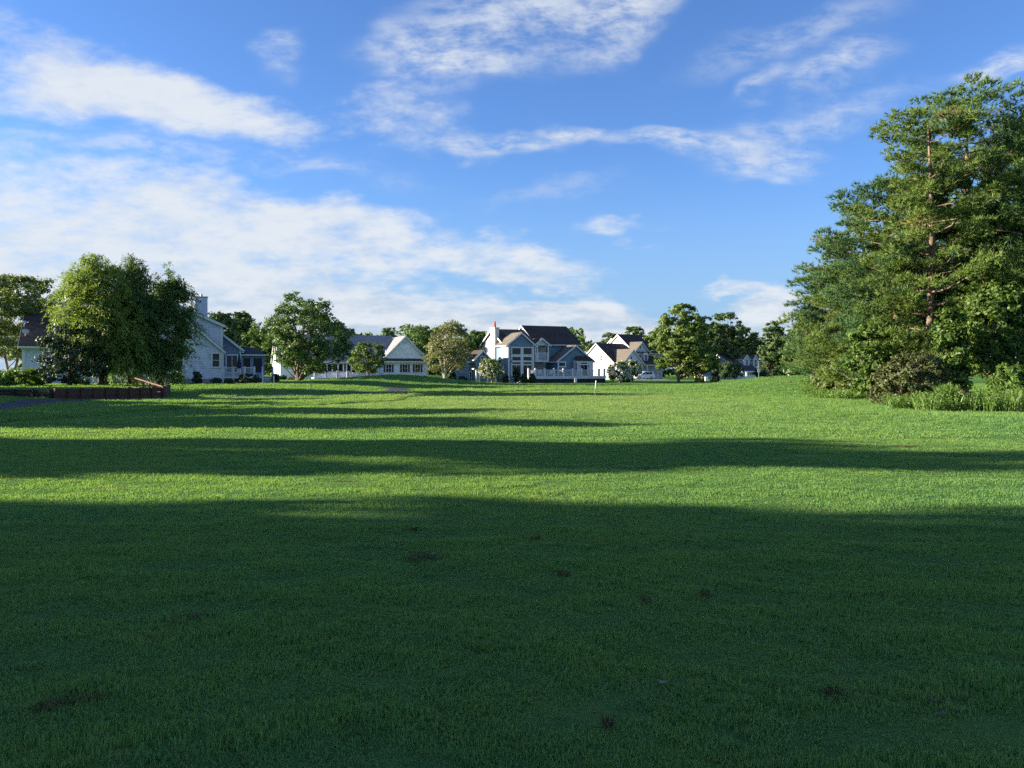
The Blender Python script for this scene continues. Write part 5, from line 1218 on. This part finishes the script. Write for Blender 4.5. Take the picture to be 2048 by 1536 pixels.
# ------------------------------------------------------------ retaining walls, rail
m_timber = plain('stained_timber', (0.085, 0.036, 0.025), 0.8, 0.3, 5, 0.6)
m_timber2 = plain('weathered_timber', (0.035, 0.024, 0.019), 0.85, 0.35, 5, 0.6)
m_red = plain('red_stained_wood', (0.22, 0.085, 0.05), 0.7, 0.2, 6, 0.4)
rw = empty('retaining_wall', 'reddish brown timber retaining wall with posts beside the cart path', 'retaining wall', (-24.9, 43.6, 0))
def wall_run(root, p0, p1, n, z0, z1, mat, boards, post_w, rel):
    p0, p1 = Vector((*p0, 0)), Vector((*p1, 0)); d = (p1 - p0); L = d.length; d.normalize(); nrm = Vector((d.y, -d.x, 0))
    if nrm.y > 0: nrm = -nrm
    for k in range(n + 1):
        q = p0 + d * (L * k / n) - rel; h = Hs(*(q + rel).xy)
        a = q + nrm * .07
        MB().box(-post_w / 2, post_w / 2, -.08, .08, -.4, z1 + .05 - 0.02 * (k % 2)).build('post', mat, root, loc=(a.x, a.y, 0)).rotation_euler = (0, 0, math.atan2(d.y, d.x))
    for k in range(n):
        a = p0 + d * (L * k / n + .02) - rel; b = p0 + d * (L * (k + 1) / n - .02) - rel
        for r in range(boards):
            za = z0 + (z1 - z0) * r / boards; zb = z0 + (z1 - z0) * (r + 1) / boards - .015
            m = MB(); w = .05 + .012 * ((r + k) % 2)
            m.bar((0, 0, (za + zb) / 2), ((b - a).length, 0, (za + zb) / 2), w, zb - za)
            o = m.build('board', mat, root, loc=(a.x, a.y, 0)); o.rotation_euler = (0, 0, math.atan2(d.y, d.x))
wall_run(rw, (-24.9, 43.6), (-21.4, 49.0), 9, -.15, .66, m_timber, 3, .16, Vector((-24.9, 43.6, 0)))
wall_run(rw, (-21.35, 49.05), (-24.1, 56.4), 8, -.15, .64, m_timber, 3, .16, Vector((-24.9, 43.6, 0)))
rw2 = empty('log_retaining_wall', 'dark weathered log retaining wall at the left edge', 'retaining wall', (-29.3, 45.4, 0))
wall_run(rw2, (-40.3, 47.2), (-29.3, 45.4), 8, -.15, .62, m_timber2, 4, .2, Vector((-29.3, 45.4, 0)))
wall_run(rw2, (-29.2, 45.3), (-25.1, 43.75), 3, -.15, .62, m_timber2, 4, .2, Vector((-29.3, 45.4, 0)))
hr = empty('wooden_handrail', 'reddish wooden handrail sloping down at the end of the retaining wall', 'handrail', (X(274, 50.5), 50.5, .45))
hx = [(X(px, dd) - X(274, 50.5), dd - 50.5, Z(py, dd) - .45) for px, py, dd in ((274, 757, 50.5), (287, 761.5, 50.2), (300, 765.5, 49.9), (311, 769, 49.6), (323, 773, 49.3))]
for i, q in enumerate(hx): MB().box(q[0] - .05, q[0] + .05, q[1] - .05, q[1] + .05, q[2] - .62 - .1 * (i == 0), q[2] - .02).build('baluster', m_red, hr)
MB().bar((hx[0][0] - .1, hx[0][1], hx[0][2] + .03), (hx[-1][0] + .08, hx[-1][1], hx[-1][2] + .0), .12, .07).build('rail', m_red, hr)
MB().prism([(hx[3][0], hx[3][1], hx[3][2] - .22), (hx[4][0], hx[4][1], hx[4][2] - .15), (hx[4][0], hx[4][1], hx[4][2] - .75), (hx[3][0], hx[3][1], hx[3][2] - .55)], (0, .05, 0)).build('side_board', m_red, hr)

# ------------------------------------------------------------ stakes, signs, bins
m_stake = plain('white_paint', (0.78, 0.78, 0.74), 0.5, 0.06, 9)
def stake(px, py, h, label, rad=0.028, tilt=0.0, z=0.0, mat=None, cap=True, cat='stake', name='marker_stake', d=None):
    if d is None: d = (CAMZ - z) * F / (py - HZ)
    x = X(px, d); r = empty(name, label, cat, (x, d, Hs(x, d))); r.rotation_euler = (0, tilt, 0)
    MB().tube([(0, 0, -.1), (0, 0, h * .97), (0, 0, h)], [rad, rad, rad * .6], 8).build('pole', mat or m_stake, r, smooth=True)
    if cap: MB().tube([(0, 0, h * .34), (0, 0, h * .42)], [rad * 1.15, rad * 1.15], 8).build('band', M['metal'], r)
    return r
stake(1190, 791, 1.0, 'leaning white marker stake standing in the middle of the fairway', 0.035, R(4))
stake(622, 785, 1.1, 'thin pale green marker pole left of the mound', 0.022, 0, .15, plain('pale_green_paint', (0.35, 0.5, 0.38), .5, .1, 8))
def post_box(px, py, d, w, h, label, cat, name, mat, z=None):
    x = X(px, d); r = empty(name, label, cat, (x, d, Z(py, d)))
    MB().box(-w / 2, w / 2, -w / 2, w / 2, 0, h).build('body', mat, r, bevel=.02); MB().box(-w * .57, w * .57, -w * .57, w * .57, h, h + .07).build('lid', mat, r, bevel=.015); return r
post_box(1151, 765, 118, .34, .52, 'short white post box on the lawn before the deck', 'post', 'utility_post', m_stake)
post_box(1413, 762, 108, .38, .5, 'white tee box bin at the left foot of the right mound', 'bin', 'litter_bin', m_stake)
post_box(1493.5, 752.5, 118, .3, .55, 'white box standing on the crest of the right mound', 'bin', 'litter_bin', m_stake)
post_box(1578, 752.5, 90, .18, .12, 'tiny white block on top of the right mound', 'marker', 'tee_marker', m_stake)
sg = empty('notice_sign', 'small white notice sign on a thin post beyond the right mound', 'sign', (X(1517.5, 120), 120, Z(753, 120)))
MB().tube([(0, 0, -.2), (0, 0, 2.3)], [.035, .03], 6).build('post', M['metal'], sg)
MB().box(-.19, .19, -.06, -.036, .62, 1.12).build('panel', m_stake, sg)
MB().box(-.05, .05, -.066, -.0605, .80, .96).build('printed_mark', M['metal'], sg)

# ------------------------------------------------------------ shrubs by the houses
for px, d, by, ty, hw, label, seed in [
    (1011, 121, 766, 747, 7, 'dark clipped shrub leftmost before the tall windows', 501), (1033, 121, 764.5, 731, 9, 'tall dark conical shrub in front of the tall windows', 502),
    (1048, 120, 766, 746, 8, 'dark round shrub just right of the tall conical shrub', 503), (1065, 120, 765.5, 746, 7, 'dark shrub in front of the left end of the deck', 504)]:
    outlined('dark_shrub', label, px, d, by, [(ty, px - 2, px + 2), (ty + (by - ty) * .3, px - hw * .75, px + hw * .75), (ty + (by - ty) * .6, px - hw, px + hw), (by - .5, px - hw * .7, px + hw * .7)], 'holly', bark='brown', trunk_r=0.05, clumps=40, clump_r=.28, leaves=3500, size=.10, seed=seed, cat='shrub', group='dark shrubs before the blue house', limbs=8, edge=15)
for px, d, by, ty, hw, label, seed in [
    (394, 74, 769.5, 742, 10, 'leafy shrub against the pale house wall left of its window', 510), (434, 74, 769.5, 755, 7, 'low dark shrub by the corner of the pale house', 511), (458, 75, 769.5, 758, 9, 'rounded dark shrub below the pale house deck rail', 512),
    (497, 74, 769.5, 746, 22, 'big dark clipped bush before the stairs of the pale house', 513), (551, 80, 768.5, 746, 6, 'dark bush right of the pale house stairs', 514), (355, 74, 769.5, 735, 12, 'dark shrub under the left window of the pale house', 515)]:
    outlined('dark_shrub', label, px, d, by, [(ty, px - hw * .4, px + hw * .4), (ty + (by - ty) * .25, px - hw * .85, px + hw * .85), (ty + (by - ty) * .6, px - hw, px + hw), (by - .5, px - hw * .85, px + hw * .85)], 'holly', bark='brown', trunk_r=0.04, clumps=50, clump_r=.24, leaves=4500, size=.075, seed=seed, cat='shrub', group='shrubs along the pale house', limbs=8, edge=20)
for px, d, by, ty, hw, leaf, label, seed in [
    (662, 112, 765, 755, 9, 'yellow', 'low yellowish shrub before the white house deck', 520), (648, 112, 766, 761, 7, 'yellow', 'tiny yellowish clump left of the yellowish shrub', 521),
    (585, 110, 765, 752, 14, 'dark', 'dark low bush behind the maple trunk', 522), (565, 112, 765, 748, 10, 'dark', 'dark bush left of the maple trunk', 523),
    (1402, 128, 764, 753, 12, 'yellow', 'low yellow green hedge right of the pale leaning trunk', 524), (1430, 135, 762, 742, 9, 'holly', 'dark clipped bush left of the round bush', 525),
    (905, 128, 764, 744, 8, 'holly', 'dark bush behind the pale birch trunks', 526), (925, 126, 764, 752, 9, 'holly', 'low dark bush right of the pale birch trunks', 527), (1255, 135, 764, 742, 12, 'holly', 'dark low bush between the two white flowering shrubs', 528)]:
    outlined('low_shrub', label, px, d, by, [(ty, px - hw * .5, px + hw * .5), (ty + (by - ty) * .3, px - hw * .9, px + hw * .9), (by - .5, px - hw, px + hw)], leaf, bark='brown', trunk_r=0.04, clumps=40, clump_r=.3, leaves=2600, size=.12, seed=seed, cat='shrub', limbs=6, edge=15)
# leaning pale trunk right of the sweetgum
outlined('small_tree', 'small tree with pale leaning trunk right of the tall sunlit tree', 1393, 134, 763, [(690, 1385, 1410), (705, 1372, 1430), (725, 1372, 1440), (740, 1380, 1430)], 'oak', bark='birch', trunk_r=0.16, stems=2, clumps=60, clump_r=.7, leaves=6000, size=.2, seed=530, edge=30)

# ------------------------------------------------------------ patio things
um = empty('patio_umbrella', 'closed navy patio umbrella on the pale house deck', 'umbrella', (X(478.5, 79), 79, Z(752, 79)))
MB().tube([(0, 0, 0), (0, 0, 2.3)], [.025, .025], 8).build('pole', M['metal'], um)
MB().tube([(0, 0, .75), (0, 0, .9), (0, 0, 1.5), (0, 0, 2.1), (0, 0, 2.25)], [.20, .22, .16, .08, .02], 10).build('canopy', M['navy'], um, smooth=True)
def patio_chair(px, d, py, rz, label):
    r = empty('patio_chair', label, 'chair', (X(px, d), d, Z(py, d)), rz, 'white slatted chairs on the blue house deck')
    for k in range(5): MB().box(-.3, .3, -.28 + .11 * k, -.19 + .11 * k, .36 - .02 * k, .385 - .02 * k).build('seat_slat', M['trim'], r)
    for k in range(5): q = -.24 + .12 * k; MB().bar((q, .26, .28), (q * 1.15, .52, 1.0 - abs(k - 2) * .06), .10, .025, (0, 1, 0)).build('back_slat', M['trim'], r)
    for s_ in (-1, 1):
        MB().box(s_ * .36 - .07, s_ * .36 + .07, -.38, .36, .56, .585).build('armrest', M['trim'], r)
        MB().box(s_ * .34 - .03, s_ * .34 + .03, -.34, -.26, 0, .56).build('leg', M['trim'], r); MB().bar((s_ * .34, -.2, .34), (s_ * .34, .5, .02), .05, .1).build('leg', M['trim'], r)
    return r
patio_chair(1080, 127.5, 752, R(10), 'white slatted deck chair left of the other, below the balcony')
patio_chair(1100, 128.5, 752, R(-30), 'white slatted deck chair right of the other, below the balcony')
dt = empty('patio_table', 'white round patio table between the deck chairs', 'table', (X(1092, 130), 130, Z(752, 130)))
MB().tube([(0, 0, .68), (0, 0, .72)], [.55, .55], 16).build('tabletop', M['trim'], dt)
for k in range(4): t = 1.57 * k + .78; MB().bar((.1 * math.cos(t), .1 * math.sin(t), .68), (.4 * math.cos(t), .4 * math.sin(t), 0), .05, .05).build('leg', M['trim'], dt)

# ------------------------------------------------------------ parked car
m_paint = plain('white_car_paint', (0.72, 0.72, 0.71), 0.25, 0.02, 3, 0, 0.5); m_tyre = plain('tyre_rubber', (0.02, 0.02, 0.02), .8); m_rim = plain('alloy_rim', (0.45, 0.45, 0.46), .35, .05, 5, 0, .5, .7)
m_lamp = plain('red_tail_lamp', (0.30, 0.02, 0.015), 0.3); m_blk = plain('black_plastic', (0.02, 0.02, 0.022), .6)
car = empty('parked_car', 'white sport utility car parked before the gabled house', 'car', (X(1287, 168), 168, Z(759, 168)), R(200))
def loft(sections, name, mat, parent, smooth_=True):
    mb = MB(); n = len(sections[0])
    for s_ in sections: mb.v += [tuple(p_) for p_ in s_]
    for i in range(len(sections) - 1):
        for j in range(n): a = i * n + j; b = i * n + (j + 1) % n; mb.f.append((a, b, b + n, a + n))
    mb.f.append(tuple(range(n))); mb.f.append(tuple((len(sections) - 1) * n + j for j in range(n)))
    return mb.build(name, mat, parent, smooth=False)
prof_body = [(-2.28, .45), (-2.3, .8), (-2.25, 1.02), (.95, 1.05), (1.9, .93), (2.22, .78), (2.28, .5), (2.2, .28), (-2.2, .28)]
body = loft([[(x * (.985 if abs(y) > .8 else 1), y, z) for x, z in prof_body] for y in (-.92, -.86, .86, .92)], 'body', m_paint, car)
prof_cab = [(-2.15, 1.0), (-1.85, 1.62), (-.2, 1.70), (.35, 1.62), (1.1, 1.03)]
cab = loft([[(x, y * (1 - .18 * max(0, (z - 1.0) / .7)), z) for x, z in prof_cab] for y in (-.86, .86)], 'cabin', m_paint, car)
for s_ in (-1, 1):
    for x0, x1 in ((-1.7, -.98), (-.92, -.02), (.04, .78)):
        zt = 1.56 if x1 < .5 else 1.40
        f = lambda z: s_ * (.86 * (1 - .18 * (z - 1.0) / .7) + .008)
        MB().prism([(x0, f(1.08), 1.08), (x1, f(1.08), 1.08), (min(x1, .45), f(zt), zt), (x0 + .06, f(zt), zt)], (0, s_ * .006, 0)).build('side_window', M['glass'], cab)
    for x in (-1.42, 1.45):
        wh = MB().tube([(x, s_ * .70, .34), (x, s_ * .935, .34)], [.34, .34], 18).build('wheel', m_tyre, car); MB().tube([(x, s_ * .936, .34), (x, s_ * .95, .34)], [.22, .21], 14).build('rim', m_rim, wh)
    MB().box(-2.32, -2.2, s_ * .75 - .12, s_ * .75 + .12, .82, 1.0).build('tail_lamp', m_lamp, car); MB().box(2.1, 2.27, s_ * .66 - .16, s_ * .66 + .16, .68, .8).build('headlamp', M['glass'], car)
MB().prism([(-2.14, -.66, 1.06), (-2.14, .66, 1.06), (-1.9, .60, 1.54), (-1.9, -.60, 1.54)], (-.02, 0, .006)).build('rear_window', M['glass'], cab)
MB().prism([(1.07, -.72, 1.08), (1.07, .72, 1.08), (.42, .64, 1.57), (.42, -.64, 1.57)], (.02, 0, .012)).build('windscreen', M['glass'], cab)
MB().box(-2.36, -2.29, -.8, .8, .35, .58).build('bumper', m_blk, car); MB().box(-2.315, -2.29, -.24, .24, .70, .82).build('number_plate', M['vent'], car)
for s_ in (-1, 1): MB().bar((-1.7, s_ * .6, 1.70), (-.1, s_ * .6, 1.76), .04, .04).build('roof_rail', m_rim, cab)
# driveway
dv = np.array([(X(1262, 160), 160), (X(1330, 158), 158), (X(1345, 166), 166), (X(1330, 176), 176), (X(1275, 176), 176)])
tag(obj('driveway', raw_mesh('driveway', np.column_stack([dv, H(dv[:, 0], dv[:, 1]) + .03]), 5, [0, 1, 2, 3, 4], plain('concrete', (.32, .31, .29), .85, .12, 2))), kind='structure')

# ------------------------------------------------------------ small litter on the grass
m_leaf = plain('dry_leaf', (0.11, 0.095, 0.06), 0.7, 0.25, 30); m_thatch = m_dry
def dead_leaf(px, py, size, label, mat):
    x, y = gd(px, py); g = np.random.default_rng(int(px)); n = 10; v = []; f = []
    for i in range(n):
        t = i / (n - 1); w = math.sin(math.pi * t ** .8) * .36 * size; q = (t - .5) * size; up = .022 + .25 * size * (t - .5) ** 2 + g.uniform(0, .006)
        v += [(q, -w, up + w * .35), (q, 0, up), (q, w, up + w * .3)]
    for i in range(n - 1):
        for j in range(2): a = i * 3 + j; f.append((a, a + 1, a + 4, a + 3))
    mb = MB(); mb.v = v; mb.f = f; o = mb.build('fallen_leaf', mat, None, smooth=True); o.location = (x, y, Hs(x, y)); o.rotation_euler = (g.uniform(-.2, .2), g.uniform(-.2, .2), g.uniform(0, 6))
    sm = o.modifiers.new('t', 'SOLIDIFY'); sm.thickness = .002
    return tag(o, label, 'leaf')
dead_leaf(1326, 1380, .06, 'pale curled dead leaf alone on the shaded foreground grass', plain('pale_dead_leaf', (.17, .155, .12), .7, .15, 30))
dead_leaf(1866, 1408, .045, 'pale dead leaf near the right edge, upper of two', m_leaf); dead_leaf(1886, 1436, .05, 'pale dead leaf near the right edge, lower of two', m_leaf)
def thatch(px, py, rad, n, label, sx=1.0, ang=0.0):
    x, y = gd(px, py); g = np.random.default_rng(int(px + py)); mb = MB()
    for k in range(n // 3):
        r = rad * .6 * math.sqrt(g.random()); a = g.uniform(0, 6.283); qx, qy = r * math.cos(a) * sx, r * math.sin(a)
        qx, qy = qx * math.cos(ang) - qy * math.sin(ang), qx * math.sin(ang) + qy * math.cos(ang)
        zz = .018 + .03 * (1 - r / rad) * g.random(); b = g.uniform(0, 6.283); L = rad * g.uniform(.3, .8) / max(1, sx * .6)
        mb.tube([(qx, qy, zz - .012), (qx + math.cos(b) * L * .5, qy + math.sin(b) * L * .5, zz + .018), (qx + math.cos(b) * L, qy + math.sin(b) * L, zz - .004)], [.0035, .003, .0015], 3, False)
    o = mb.build('dry_grass_clump', m_thatch); o.location = (x, y, Hs(x, y)); return tag(o, label, 'dry grass', 'clumps of dry grass on the fairway', 'stuff')
for a in [(1128, 1163, .08, 70, 'dark torn turf clump near the centre of the foreground', 1.4, .3), (1215, 1459, .055, 70, 'small brown dry grass clump at the bottom centre'), (1070, 1085, .07, 60, 'small dark clump above the centre'),
          (850, 1128, .2, 160, 'long diagonal streak of torn dry turf left of centre', 1.8, .9), (140, 1422, .11, 110, 'long diagonal streak of torn dry turf at lower left', 2.4, .55), (1292, 1216, .06, 50, 'small clump right of centre, left of a similar one'),
          (1412, 1200, .06, 50, 'small clump right of centre, right of a similar one'), (820, 1066, .09, 60, 'dark clump just inside the shadow edge', 1.5),
          (1665, 1394, .05, 50, 'small dark clump at lower right', 1.3), (380, 1255, .12, 60, 'faint streak of torn turf at left', 2.2, .6)]:
    thatch(*a)
